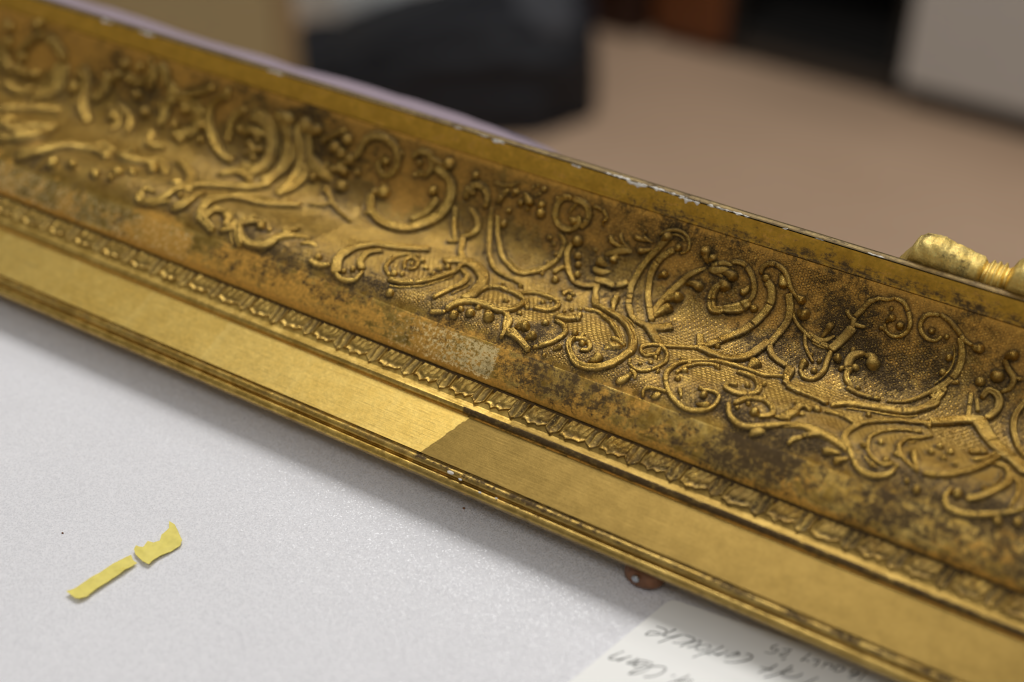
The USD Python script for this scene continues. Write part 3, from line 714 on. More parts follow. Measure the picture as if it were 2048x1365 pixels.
def strip(name, pts, s0, material, dx=0.006, wob=0.00008, label=None):
    """A run of the moulding: cross-section pts (y, z), st = (x, s)."""
    pts = np.asarray(pts); x = np.arange(XL, XR + dx, dx)
    sl = s0 + np.r_[0, np.cumsum(np.hypot(*np.diff(pts, axis=0).T))]
    X, J = np.meshgrid(x, np.arange(len(pts)), indexing='ij')
    v = np.stack([X, pts[J, 0], pts[J, 1]], -1)
    w = (meshkit.fbm(np.stack([X * 60, sl[J] * 120, 0 * X], -1), 3, 5) - 0.5) * 2 * wob
    ends = np.minimum(J, len(pts) - 1 - J) > 0
    v[..., 2] += w * ends; v[..., 1] += w * ends * 0.5
    return part(frame, name, (v.reshape(-1, 3), grid_faces(len(x), len(pts))), material, True, np.c_[X.ravel(), sl[J].ravel()], label)
def seg(a, b): return PR[MARKS[a]:MARKS[b] + 1]
def bumped(a, b, bumps, n=64):
    """straight line a-b with raised half-rounds (t0, t1, height) and grooves (negative)."""
    a, b = np.array(a), np.array(b); t = np.linspace(0, 1, n); d = (b - a) / np.linalg.norm(b - a); nn = np.array([-d[1], d[0]]); h = np.zeros(n)
    for t0, t1, hh in bumps:
        q = np.clip((t - t0) / (t1 - t0), 0, 1); h += hh * np.sqrt(np.maximum(0, 1 - (2 * q - 1) ** 2)) * ((t > t0) & (t < t1))
    return a + (b - a) * t[:, None] + nn * h[:, None]
K, I, H, G, F_, E, D, C, T, B = (PR[MARKS[q]] for q in 'KIHGFEDCTB')
under = np.array([K + [0.016, -0.0042], K + [0.004, -0.0034], K + [0.0012, -0.0022]])
strip('sight_edge_bead', np.vstack([under, bumped(K, I, [(0.0, 0.40, 0.0008), (0.42, 0.50, -0.0005), (0.52, 0.86, 0.0008), (0.88, 0.99, -0.0006)])]), -0.01759, m_bead)
strip('sight_flat', np.linspace(I, H, 14), SM['I'], m_flat, 0.004, 0.00006)
strip('step_moulding', bumped(H, G, [(0.02, 0.22, -0.0004), (0.3, 1.0, 0.00045)], 30), SM['H'], m_step)
strip('fillet', np.linspace(G, F_, 6), SM['G'], m_fillet, 0.004)
strip('ornament_bed', np.vstack([np.linspace(F_, E, 10), [E + [0.0014, 0.0001]]]), SM['F'], m_fillet)
rl = seg('E', 'D'); rl = rl[:-1]
strip('roll_moulding', np.vstack([[rl[0] + [0.0016, -0.0004]], [rl[0] + [0.0004, 0.0003]], rl[1:], surf(np.zeros(3), np.linspace(SM['D'] - 0.0006, SM['D'] + 0.0004, 3), 0 * np.arange(3) - np.array([0, 0, 0.0003]))[:, 1:]]), SM['E'], m_roll, 0.004, 0.00012)
strip('top_lip', np.vstack([surf(np.zeros(3), np.linspace(SM['C'], SM['C'] + 0.0006, 3), np.array([-0.0004, 0.0002, 0.0003]))[:, 1:], np.linspace(C, T, 10)[1:] + [0, 0.0]]), SM['C'], m_lip, 0.004)
strip('top_edge', np.vstack([[T + [0.0002, 0.0003]], np.linspace(T, B, 5)[1:], [B + [0.0006, -0.0008]], [B + [0.0008, -0.03]]]), SM['T'], m_top)
zb = 0.0004
back = np.array([B + [0.0007, -0.029], [B[0] + 0.0007, zb], [K[0] + 0.016, zb], K + [0.016, -0.0043]])
strip('wooden_back', back, 0.2, m_wood)
from shapely.geometry import Polygon
outline = np.vstack([PR[:MARKS['B'] + 1], back])
for xe in (XL, XR):      # sawn ends of the rail
    pv, pf = trimesh.creation.triangulate_polygon(Polygon(outline).buffer(0), engine='earcut')
    part(frame, 'sawn_end', (np.c_[np.full(len(pv), xe), pv], pf if xe > 0 else pf[:, ::-1]), m_wood, False)

# ---- applied scrollwork
rng = np.random.default_rng(7)
NAMES = {'r': 'scroll', 'b': 'strapwork_band', 't': 'leaf', 'o': 'leaf_lobe', 'd': 'bead'}
LAT = {'r': [-1.15, -1, -.96, -.86, -.7, -.45, -.15, .15, .45, .7, .86, .96, 1, 1.15], 'b': [-1.12, -1.02, -1, -.97, -.92, -.84, -.6, -.2, .2, .6, .84, .92, .97, 1, 1.02, 1.12]}
def relief(kind, w, pts):
    """One applied ornament, w mm wide, on the centre line pts (mm)."""
    pts = np.array(pts, float); step = 0.32 if pts[:, 0].mean() > -280 else 0.5
    if kind == 'd':
        a = rng.uniform(0, 2 * np.pi); pts = pts[0] + np.array([[-1, 0], [1, 0]]) * w * 0.49 * rng.uniform(0.92, 1.08); step = w / 14
    else:
        t = pts[1] - pts[0]; t /= np.hypot(*t) + 1e-9
    if kind in 'rb' and len(pts) > 1:
        for i0, i1 in ((0, 1), (-1, -2)):
            dd = pts[i0] - pts[i1]; pts[i0] = pts[i0] + dd / (np.hypot(*dd) + 1e-9) * 0.28 * w
    c = catmull(pts, step); n = len(c)
    t = np.gradient(c, axis=0); t /= np.hypot(*t.T)[:, None] + 1e-12
    q = np.linspace(0, 1, n); l = np.r_[0, np.cumsum(np.hypot(*np.diff(c, axis=0).T))]; Lg = l[-1]
    hw = np.full(n, w / 2)
    if kind == 'r': hw *= (0.80 + 0.28 * np.sin(np.pi * np.clip(q * 1.15, 0, 1)) ** 0.7) * (1 + 0.10 * (meshkit.noise(np.c_[l * 0.35, 0 * l + w * 3, 0 * l + pts[0, 1]], 5) - 0.5)); H0 = min(0.52 * w + 0.3, 2.2)
    elif kind == 'b': H0 = min(0.40 * w + 0.6, 2.0)
    elif kind == 't': hw *= 0.35 + 0.65 * np.sin(np.pi * np.clip(q * 0.9 + 0.1, 0, 1)) ** 0.8; H0 = 0.45 * w + 0.3
    elif kind == 'o': hw *= 0.42 + 0.58 * np.clip(q * 1.5, 0, 1) ** 1.4; H0 = min(0.66 * w + 0.3, 3.0)
    else: H0 = min(0.54 * w + 0.2, 2.8)
    e = np.minimum(l, Lg - l); r = np.minimum(w / 2, Lg / 2)
    capw = np.sqrt(np.clip(1 - (1 - np.clip(e / r, 0, 1)) ** 2, 0, 1))
    if kind == 'b': capw = np.sqrt(np.clip(1 - (1 - np.clip(e / (r * 0.7), 0, 1)) ** 2, 0, 1)); caph = np.clip(e / 0.6, 0, 1) ** 0.5
    else: caph = capw
    hw = np.maximum(hw * capw, 0.04)
    la = np.array(LAT['b' if kind == 'b' else 'r'])
    ab = np.clip(np.abs(la), 0, 1)
    prof = (1 - ab ** 5) ** 0.5 * (0.84 + 0.16 * ab ** 2) if kind == 'b' else np.sqrt(1 - ab ** (3.2 if kind == 'r' else 2.3))
    if kind == 't': prof = prof * (0.70 + 0.30 * np.cos(ab * 3.4 * np.pi) * (ab < 0.95))
    if kind == 'o': prof = prof[None] * (1 - 0.30 * np.exp(-(la[None] / 0.18) ** 2) * np.clip(1.25 - 1.6 * q[:, None], 0, 1)); prof = prof if prof.ndim == 2 else prof
    if kind == 'r' and w > 2.2 and Lg > 8: prof = prof * (1 - 0.30 * np.exp(-((la - 0.25) / 0.22) ** 2))
    hn = H0 * (hw / (w / 2)) ** (0.8 if kind in 'ot' else 0.2) * np.maximum(caph, 0.02)
    hn = hn * (1 + 0.10 * (meshkit.noise(np.c_[l * 0.5, 0 * l + w, 0 * l + pts[0, 0]], 3) - 0.5))
    if kind == 'b': hw *= 1 + 0.12 * (meshkit.noise(np.c_[l * 0.3, 0 * l + w * 3, 0 * l + pts[0, 1]], 5) - 0.5)
    c = c + (np.c_[meshkit.noise(np.c_[l * 0.25, 0 * l, 0 * l + pts[0, 0]], 1), meshkit.noise(np.c_[l * 0.25, 0 * l + 5, 0 * l + pts[0, 0]], 2)] - 0.5) * 0.30
    nn = np.c_[-t[:, 1], t[:, 0]]
    P = c[:, None, :] + nn[:, None, :] * (hw[:, None] * la[None])[..., None]
    Z = hn[:, None] * (prof if prof.ndim == 2 else prof[None]) - 0.02; Z[:, np.abs(la) > 1.01] = -0.35
    crack = np.zeros(n, bool)
    if kind in 'rbt' and Lg > 6 and pts[:, 0].mean() > -250:
        for _ in range(int(rng.integers(0, 2 + int(Lg // 16)))): crack[int(rng.integers(4, n - 4))] = True
    Z[crack] = np.where(Z[crack] > 0, Z[crack] * 0.55, Z[crack])
    P[..., 1] = np.clip(P[..., 1], SM['D'] * 1000 - 4, SM['T'] * 1000 - 3)
    Z += (meshkit.fbm(np.stack([P[..., 0] * 0.9, P[..., 1] * 0.9, 0 * Z], -1), 3, 8) - 0.5) * 0.30 * (Z > 0.1)
    v = surf(P[..., 0].ravel() / 1000, P[..., 1].ravel() / 1000, Z.ravel() / 1000)
    f = grid_faces(n, len(la)); uv = P.reshape(-1, 2) / 1000
    at = (np.clip((np.abs(la) - 0.52) / 0.44, 0, 1) ** 1.3)[None] * (0.3 + 1.1 * meshkit.fbm(np.stack([P[..., 0] * 0.5, P[..., 1] * 0.5, 0 * Z], -1), 3, 17))  # darker toward the sides of each piece, broken up by noise
    at[crack] = 1.0; k = np.abs(la) <= 1.0
    return v, f[:, ::-1], uv, P[:, k], np.clip(at, 0, 1).ravel(), c, t
from scipy import ndimage
PIECES, GR = [], 0.0004
occ = np.zeros((int((XR - XL) / GR) + 2, int(0.16 / GR)), bool)
def stamp(P):
    i = np.clip(((P[..., 0] / 1000 - XL) / GR).astype(int), 0, occ.shape[0] - 1); j = np.clip((P[..., 1] / 1000 / GR).astype(int), 0, occ.shape[1] - 1); occ[i, j] = True
def put(kind, w, pts):
    v, f, uv, P, at, c, t = relief(kind, w, pts); PIECES.append((kind, v, f, uv, at)); stamp(P); return c, t
LINES = []
for line in ORN.split('\n'):
    kind, rest = line[0], line[1:].split(); w = float(rest[0]); pts = [tuple(map(float, p.split(','))) for p in rest[1:]]
    w *= {'d': 0.88, 'r': 0.90, 'b': 0.98, 't': 1.2, 'o': 1.08}[kind]
    c, t = put(kind, w, pts)
    if kind in 'rb': LINES.append((kind, w, c, t))
def dist(p):
    i = int((p[0] / 1000 - XL) / GR); j = int(p[1] / 1000 / GR); r = 5
    q = occ[max(i - r, 0):i + r + 1, max(j - r, 0):j + r + 1]; return q.mean()
r2 = np.random.default_rng(3); extra = 0
for kind, w, c, t in LINES:       # small lobes and companion veins that grow from the scrolls
    l = np.r_[0, np.cumsum(np.hypot(*np.diff(c, axis=0).T))]
    if l[-1] < 7: continue
    if kind == 'r' and l[-1] > 13 and r2.random() < 0.55:
        sd = 1 if r2.random() < 0.5 else -1; k0, k1 = sorted(r2.uniform(0.05, 0.95, 2)); k = (l > k0 * l[-1]) & (l < k1 * l[-1])
        if k.sum() > 14:
            q = (c + np.c_[-t[:, 1], t[:, 0]] * sd * (w * 0.5 + 1.0))[k][::5]
            if np.mean([dist(p) for p in q]) < 0.55: put('r', 0.85, q)
    pos_ = r2.uniform(2, 5)
    while pos_ < l[-1] - 1.5 and extra < 190:
        i = int(np.searchsorted(l, pos_)); sd = 1 if r2.random() < 0.5 else -1; an = r2.uniform(0.35, 0.75) * sd; ca, sa = math.cos(an), math.sin(an)
        d0 = t[i] if r2.random() < 0.6 else -t[i]; d1 = np.array([d0[0] * ca - d0[1] * sa, d0[0] * sa + d0[1] * ca]); ln = r2.uniform(1.6, 2.8) + w * 0.5; bend = np.array([-d1[1], d1[0]]) * r2.uniform(-1.1, 1.1)
        q = [c[i], c[i] + d1 * ln * 0.55 + bend * 0.6, c[i] + d1 * ln + bend * 0.2]
        if dist(q[2]) < 0.22 and SM['D'] * 1000 + 3 < q[2][1] < SM['C'] * 1000 - 4:
            put('o', r2.uniform(1.5, 2.4), q); extra += 1
        pos_ += r2.uniform(2.6, 6.0)
FOOT = np.exp(-ndimage.distance_transform_edt(~ndimage.binary_closing(occ)) * GR / 0.0010)
def foot_dark(x, s_):  # darker close to the outline of the applied pieces
    return ndimage.map_coordinates(FOOT, [(x - XL) / GR, s_ / GR], order=1, mode='nearest')
def attr(path, vals):
    UsdGeom.PrimvarsAPI(stage.GetPrimAtPath(path)).CreatePrimvar('pit', Sdf.ValueTypeNames.FloatArray, 'vertex').Set(Vt.FloatArray.FromNumpy(np.asarray(vals, np.float32)))
for kind, v, f, uv, at in PIECES:
    attr(part(frame, NAMES[kind], (v, f), m_orn, True, uv), at)

# ---- cove with its stamped honeycomb net (real relief)
PITCH_MM = 1.78
def net(x, s, amp):
    a = PITCH_MM / 1000; row = a * math.sqrt(3) / 2
    xw = x + (meshkit.noise(np.stack([x * 90, s * 90, 0 * x], -1), 3) - 0.5) * 0.0012; sw = s + (meshkit.noise(np.stack([x * 80, s * 80, 0 * x + 9], -1), 4) - 0.5) * 0.0012
    r0 = np.floor(sw / row).astype(int); d1 = np.full(x.shape, 9.0); d2 = d1.copy(); jit = np.zeros(x.shape)
    for dr in (-1, 0, 1, 2):
        r = r0 + dr; off = (r % 2) * 0.5; q0 = np.floor(xw / a - off).astype(int)
        for dq in (0, 1):
            q = q0 + dq
            hsh = np.sin(q * 127.1 + r * 311.7) * 43758.5453; hsh -= np.floor(hsh)
            hs2 = np.sin(q * 269.5 + r * 183.3) * 24634.633; hs2 -= np.floor(hs2)
            d = np.hypot(xw - (q + off + (hsh - 0.5) * 0.14) * a, sw - (r + (hs2 - 0.5) * 0.14) * row)
            c = d < d1; d2 = np.where(c, d1, np.minimum(d2, d)); jit = np.where(c, hsh, jit); d1 = np.where(c, d, d1)
    e = (d2 - d1) / 2 / 0.001
    ridge = 0.46 * np.exp(-(e / 0.13) ** 2)
    dome = (0.22 + 0.14 * jit) * np.clip(1 - (d1 / 0.001 / 0.66) ** 4, 0, 1)
    pit = np.clip(1 - np.abs(d1 / 0.001 / 0.66 - 0.90) / 0.48, 0, 1) ** 0.7 + 0.35 * np.exp(-(e / 0.3) ** 2) * 0
    return (ridge + dome) * 0.001 * amp, pit
def cove(x0, x1, dx, ds, amp):
    x = np.arange(x0, x1 + dx / 2, dx); s = np.arange(SM['D'], SM['C'] + ds / 2, ds); X, S_ = np.meshgrid(x, s, indexing='ij')
    wear = np.clip(meshkit.fbm(np.stack([X * 70, S_ * 70, 0 * X], -1), 3, 11) * 2.6 - 0.35, 0.65, 1)
    edge = np.clip((S_ - SM['D'] - 0.0005) / 0.003, 0, 1) * np.clip((SM['C'] - S_ - 0.0004) / 0.002, 0, 1)
    left = np.clip((X + 0.46) / 0.10, 0.6, 1)
    calm = 1 - 0.45 * np.exp(-((S_ - 0.078) / 0.010) ** 2)
    am = amp * wear * edge * left * calm
    h, pit = net(X, S_, am); gr = foot_dark(X, S_) * (0.5 + 1.0 * meshkit.fbm(np.stack([X * 220, S_ * 220, 0 * X], -1), 3, 31)); PIT.append(np.clip(np.maximum(pit * np.clip(am, 0, 1), gr), 0, 1).ravel())
    h = h + (meshkit.fbm(np.stack([X * 300, S_ * 300, 0 * X], -1), 3, 2) - 0.5) * 0.00016
    return surf(X.ravel(), S_.ravel(), h.ravel()), grid_faces(len(x), len(s)), np.c_[X.ravel(), S_.ravel()]
PIT = []
v1, f1, u1 = cove(XL, -0.284, 0.00034, 0.00036, 1.0); v2, f2, u2 = cove(-0.284, 0.02, 0.0002, 0.00021, 1.0); v3, f3, u3 = cove(0.02, XR, 0.002, 0.001, 0.0)
cv = part(frame, 'cove', (np.vstack([v1, v2, v3]), np.vstack([f1, f2 + len(v1), f3 + len(v1) + len(v2)])), m_cove, True, np.vstack([u1, u2, u3]), label='hollow cove stamped with a worn honeycomb net')

attr(cv, np.concatenate(PIT))

# ---- acanthus strip under the roll
nE = np.array([-(E - F_)[1], (E - F_)[0]]); nE /= np.linalg.norm(nE); LF = np.linalg.norm(E - F_)
def bed(x, t, n):     # t 0 at the fillet, 1 in the crease
    p = F_ + (E - F_) * t[..., None] + nE * n[..., None]
    return np.stack([x, p[..., 0], p[..., 1]], -1)
def leaf_patch(x0, w, fan, seed):
    n, m = (40, 22) if fan else (22, 20)
    a, t = np.meshgrid(np.linspace(0, 1, n), np.linspace(0, 1, m), indexing='ij')
    r = np.random.default_rng(seed); j = r.uniform(-1, 1, 6); a0, t0 = a, t
    wv_ = meshkit.fbm(np.stack([a * 3 + seed * 1.7, t * 3, 0 * t], -1), 3, 21) - 0.5; wu_ = meshkit.fbm(np.stack([a * 3 + seed * 1.7, t * 3, 0 * t + 7], -1), 3, 22) - 0.5
    a = np.clip(a + 0.30 * wv_ * np.sin(np.pi * a), 0, 1); t = np.clip(t + 0.25 * wu_ * np.sin(np.pi * t), 0, 1)
    if fan:
        low = 0.02 + 0.30 * np.abs(a - 0.42) ** 1.3 + 0.10 * np.abs(np.sin(a * np.pi * 2.5 + 0.3 + j[0] * 0.3)) * (1 + 0.4 * j[5])
        ph = (a - 0.10 + 0.20 * (1 - t)) * 2 * np.pi * 3.6 + j[1] * 0.5
        h = 0.85 + 0.55 * np.abs(np.cos(ph / 2)) ** 0.6 * np.clip(t * 1.8 + 0.1, 0, 1) - 0.2 + 0.50 * np.exp(-((t - 0.07) / 0.09) ** 2) - 0.40 * np.exp(-((t - 0.30) / 0.11) ** 2)
        h += 0.6 * np.exp(-((a - 0.06) / 0.06) ** 2) * (1 - 0.3 * t)
    else:
        low = 0.0 + 0.55 * np.abs(a - 0.5) ** 1.1 + 0.04 * j[0]
        h = 0.5 + 0.55 * np.exp(-((a - 0.5 - 0.05 * j[1]) / 0.10) ** 2) - 0.3 * np.exp(-((np.abs(a - 0.5) - 0.24) / 0.1) ** 2) + 0.42 * np.exp(-((np.abs(a - 0.5) - 0.42) / 0.07) ** 2)
        h += 0.4 * np.exp(-((t - 0.08) / 0.10) ** 2)
    h += 0.5 * (meshkit.fbm(np.stack([a * 5 + seed * 3.1, t * 4, 0 * t], -1), 3, 4) - 0.5)
    tt = low + (0.90 - low) * t0
    ed = np.clip(np.minimum(a0, 1 - a0) / 0.05, 0, 1) ** 0.6 * np.clip(t0 / 0.05, 0, 1) ** 0.6
    h = np.where((ed <= 0), -0.25, h * ed) * (1 + 0.1 * j[2]) * (0.62 if not fan else 0.72)
    x = x0 + (a0 * w + (tt - 0.0) * w * 0.30) + j[3] * 0.0001
    v = bed(x, tt + 0.03 * j[4] * (t < 0.1), h / 1000)
    low_ = np.clip(1 - (h - 0.12) / 0.6, 0, 1) * np.clip(0.3 + 1.2 * meshkit.fbm(np.stack([x * 400, tt * 3, 0 * x], -1), 3, 9), 0, 1)
    return v.reshape(-1, 3), grid_faces(n, m)[:, ::-1], np.c_[x.ravel(), (SM['F'] + LF * tt).ravel()], low_.ravel()
px, k = -0.2075 - 0.0142 * 22, 0
while px < 0.03:
    v, f, uv, at = leaf_patch(px, 0.0088, True, k); attr(part(frame, 'acanthus_leaf', (v, f[:, ::-1]), m_acan, True, uv), at)
    v, f, uv, at = leaf_patch(px + 0.0088, 0.0054, False, 500 + k); attr(part(frame, 'acanthus_dart', (v, f[:, ::-1]), m_acan, True, uv), at)
    px += 0.0142; k += 1

# ---- chips of bare gesso along the top edge
def chip(x0, x1, seed, wid=0.0022, drop=0.0):
    wid *= 0.62
    r = np.random.default_rng(seed); n = max(8, int((x1 - x0) / 0.0005)); x = np.linspace(x0, x1, n); m = 9
    ctr = drop + 0.0009 * (meshkit.fbm(np.c_[x * 700, 0 * x, 0 * x + seed], 3) - 0.5); hw = wid / 2 * np.clip(2.6 * meshkit.fbm(np.c_[x * 900, 0 * x, 0 * x + seed + 5], 4) - 0.55, 0.12, 1.4) * np.clip(np.minimum(x - x0, x1 - x) / 0.0012, 0, 1) ** 0.5
    a = np.linspace(-1, 1, m); q = 0.0007 + ctr[:, None] + hw[:, None] * a[None]      # q < 0 down the lip, q > 0 over the top edge
    dl = (T - C) / np.linalg.norm(T - C); dt = (B - T) / np.linalg.norm(B - T)
    p = np.where(q[..., None] < 0, T + dl * q[..., None], T + dt * q[..., None])
    nl = np.array([-dl[1], dl[0]]); nt = np.array([-dt[1], dt[0]]); wq = 1 / (1 + np.exp(-q / 0.0003))
    nn = nl * (1 - wq[..., None]) + nt * wq[..., None]
    h = 0.00028 * (1 - np.abs(a[None]) ** 4) - 0.0001 + 0.00025 * (meshkit.fbm(np.stack([x[:, None] * 900 + 0 * q, q * 900, 0 * q], -1), 3, seed) - 0.5)
    p = p + nn * h[..., None]
    v = np.stack([x[:, None] + 0 * q, p[..., 0], p[..., 1]], -1)
    part(frame, 'gesso_chip', (v.reshape(-1, 3), grid_faces(n, m)), m_gesso, True)
for i, (a, b_, w, d) in enumerate([(-.4335, -.427, .003, -.0006), (-.412, -.404, .0028, -.0006), (-.345, -.337, .002, -.0003), (-.258, -.254, .0014, 0), (-.2475, -.243, .0014, 0), (-.241, -.2355, .0026, -.0006), (-.208, -.204, .0024, -.0010),
        (-.1955, -.185, .0022, .0002), (-.186, -.178, .0030, -.0006), (-.178, -.164, .0024, .0), (-.166, -.158, .0034, -.0008), (-.1555, -.1475, .0024, -.0002), (-.149, -.140, .0022, .0), (-.128, -.1262, .0016, -.0004), (-.1165, -.1135, .0018, -.0005), (-.099, -.093, .0012, .0002)]):
    chip(a, b_, i + 1, w, d)
def flake(name, loc, size, col, parent=None, seed=0):
    r = np.random.default_rng(seed); m = trimesh.creation.icosphere(2, 1.0); v = m.vertices * (1 + 0.5 * (meshkit.fbm(m.vertices * 1.4 + seed, 3) - 0.5)[:, None]) * np.array(size)
    return part(parent, name, (v + np.array(loc), m.faces), col, True)
dF = (H - I) / np.linalg.norm(H - I)
for x_, t_, sz in ((-0.1905, 0.62, .0012), (-0.1865, 0.5, .0007), (-0.1785, 0.3, .0006), (-0.1725, 0.35, .0005)):
    p = K + (I - K) * t_; flake('gesso_chip', (x_, p[0] - 0.0004, p[1] + 0.0008), (sz, sz * .5, sz * .45), m_gesso, frame, int(sz * 1e5))

# ---- carved cartouche rising behind the top edge at the right
def crest(name, xs, tops, half, seed, flutes=0, lean=0.0):
    x = np.linspace(xs[0], xs[-1], max(18, int((xs[-1] - xs[0]) / 0.0005))); top = np.interp(x, xs, tops); m = 26
    a = np.linspace(-0.5 * np.pi, 1.5 * np.pi, m, endpoint=False)
    low = -0.012; cz = (top + low) / 2; hz = (top - low) / 2
    y = (np.sign(np.cos(a)) * np.abs(np.cos(a)) ** 0.55)[None] * half * np.clip(np.minimum(x - x[0] + .0006, x[-1] - x + .0006) / 0.002, 0.45, 1)[:, None] ** 0.5
    zz = cz[:, None] + hz[:, None] * np.sign(np.sin(a))[None] * np.abs(np.sin(a))[None] ** 0.6
    v = np.stack([x[:, None] + lean * zz, y, zz], -1).reshape(-1, 3)
    d = (meshkit.fbm(v * 450 + seed, 5, seed) - 0.5) * 0.0008 + (meshkit.fbm(v * 1500 + seed, 3, seed) - 0.5) * 0.0006
    if not flutes and half < 0.0055: d += 0.0005 * np.abs(np.sin((v[:, 0] - x[0]) * 620 + v[:, 2] * 500)) * (v[:, 2] > 0)
    if flutes: d += 0.0006 * np.cos((v[:, 0] - x[0]) / (x[-1] - x[0]) * 2 * np.pi * flutes)
    nn = v - np.c_[v[:, 0], 0 * v[:, 0], np.repeat(cz, m)]; nn /= np.linalg.norm(nn, axis=1)[:, None] + 1e-9
    v = v + nn * d[:, None] + np.array([0, B[0] + 0.0062, B[1]])
    f = grid_faces(len(x), m, True); c0, c1 = v[:m].mean(0), v[-m:].mean(0); nv = len(v)
    f3 = np.vstack([f[:, [0, 1, 2]], f[:, [0, 2, 3]], [[nv, j, (j + 1) % m] for j in range(m)], [[nv + 1, nv - m + (j + 1) % m, nv - m + j] for j in range(m)]])
    v = np.vstack([v, c0, c1]); part(frame, name, (v, f3), m_cart, True, np.c_[v[:, 0], v[:, 2]], label={'cartouche': 'bright gold carved crest rising above the top edge'}.get(name))
crest('cartouche', [-.0905, -.0875, -.0862, -.0838, -.080, -.0755, -.069, -.0635], [-.004, .0005, .004, .0062, .0071, .0060, .0047, .0032], 0.0052, 3)
crest('cartouche_collar', [-.0638, -.061, -.0575, -.0558], [.0026, .0034, .0032, .0030], 0.0056, 5, flutes=4)
crest('cartouche_leaf', [-.0562, -.0545, -.052, -.046, -.040, -.030, -.015, .02], [.0020, .0062, .0085, .0100, .0090, .011, .012, .006], 0.0060, 9)

# ---------------------------------------------------------------- table, foam, small things
m_foam = None
b = NB(); pos = b.add('geometry', {}, {}, 'position')
vor = b.add('voronoi_texture', {'scale': 2400.0, 'feature': 'f1', 'randomness': 1.0}, {'vector': pos}); cellc = vor + '.color'
n1 = b.noise(pos, 1300, 4, 0.65); n2 = b.noise(pos, 25, 3)
rv = b.add('rgb_to_bw', {}, {'color': cellc}, 'val')
tilt = b.add('vector_math', {'math_type': 'multiply_add', 'vector2': (0.5, 0.5, 0.0), 'vector3': (-0.25, -0.25, 1.0)}, {'vector1': cellc}, 'vector')
facet = b.add('vector_math', {'math_type': 'normalize'}, {'vector1': tilt}, 'vector')
bp = b.add('bump', {'strength': 0.08, 'distance': 0.0004}, {'height': n1, 'normal': facet}, 'normal')
c = b.mix(n2, (0.79, 0.785, 0.815), (0.845, 0.84, 0.87))
p = b.add('principled_bsdf', {'ior': 1.5, 'specular_ior_level': 0.34}, {'base_color': c, 'normal': bp, 'roughness': b.step(rv, 0.42, 0.55, 0.18, 0.5)}, 'BSDF')
m_foam = b.finish(L + 'white_foam', p)
m_card = plain('white_card', (0.96, 0.955, 0.925), 0.55, 0.02, 40)
m_ink = plain('grey_ink', (0.055, 0.055, 0.05), 0.5, 0.2, 400)
m_yellow = plain('yellow_tissue', (0.86, 0.73, 0.17), 0.65, 0.17, 420, 0.4, dist=0.0004)
m_purple = plain('lavender_cloth', (0.33, 0.265, 0.31), 0.95, 0.22, 700, 0.6, spec=0.1)
m_redwood = plain('reddish_wood', (0.20, 0.08, 0.03), 0.5, 0.75, 260, 0.4)
m_nail = plain('grey_metal', (0.40, 0.42, 0.45), 0.35, 0.2, 500, 0.2, 0.8)
m_table = plain('table_top', (0.45, 0.44, 0.42), 0.6, 0.1, 30)

table = thing('work_table', (-0.3, 0.1, -0.9), 'grey topped work table under the white foam sheet', 'table')
part(table, 'table_top', rbox((-1.5, -0.75, -0.034), (0.9, 0.47, -0.004), 0.003), m_table)
for lx, ly in ((-1.42, -0.68), (-1.42, 0.40), (0.82, -0.68), (0.82, 0.40)):
    part(table, 'leg', rbox((lx - 0.025, ly - 0.025, -0.9), (lx + 0.025, ly + 0.025, -0.034), 0.003), m_table)

gx, gy = np.arange(-0.9, 0.42, 0.004), np.arange(-0.3, 0.46, 0.004)
X, Y = np.meshgrid(gx, gy, indexing='ij')
Z = (meshkit.fbm(np.stack([X * 9, Y * 9, 0 * X], -1), 3, 3) - 0.5) * 0.0016 - 0.0002
Z = np.minimum(Z, 0.0002)
nx, ny = len(gx), len(gy); top = np.stack([X, Y, Z], -1).reshape(-1, 3); bot = top.copy(); bot[:, 2] = -0.0036
f = grid_faces(nx, ny); idx = np.arange(nx * ny).reshape(nx, ny); ring = np.r_[idx[:, 0], idx[-1, 1:], idx[-2::-1, -1], idx[0, -2:0:-1]]
side = np.stack([ring, np.roll(ring, -1), np.roll(ring, -1) + nx * ny, ring + nx * ny], -1)
mf = part(None, 'foam_sheet', (np.vstack([top, bot]), np.vstack([f, f[:, ::-1] + nx * ny, side[:, ::-1]])), m_foam, 40)
tag(stage.GetPrimAtPath(mf), 'white sparkling polyethylene foam sheet covering the table under the frame', 'foam sheet')

# torn strips of yellow tissue
def tissue(outline, label, seed, lift=0.0006):
    from shapely.geometry import Polygon
    poly = Polygon(outline).buffer(0.00012); m = trimesh.creation.extrude_polygon(poly, 0.00012, engine='earcut')
    for _ in range(4): m = m.subdivide()
    v = m.vertices; v[:, 2] += lift + 0.0022 * meshkit.fbm(np.c_[v[:, 0] * 120, v[:, 1] * 160, 0 * v[:, 0]], 3, seed)
    pth = part(None, 'tissue_strip', m, m_yellow, 30); tag(stage.GetPrimAtPath(pth), label, 'paper strip')
tissue([(-0.2715, 0.1843), (-0.2704, 0.1867), (-0.2667, 0.2023), (-0.2652, 0.2057), (-0.2635, 0.2046), (-0.2617, 0.2045), (-0.2626, 0.1997), (-0.2649, 0.1889), (-0.265, 0.1862), (-0.2662, 0.1842), (-0.2675, 0.1838)], "narrow straight strip of yellow tissue paper on the white foam", 1)
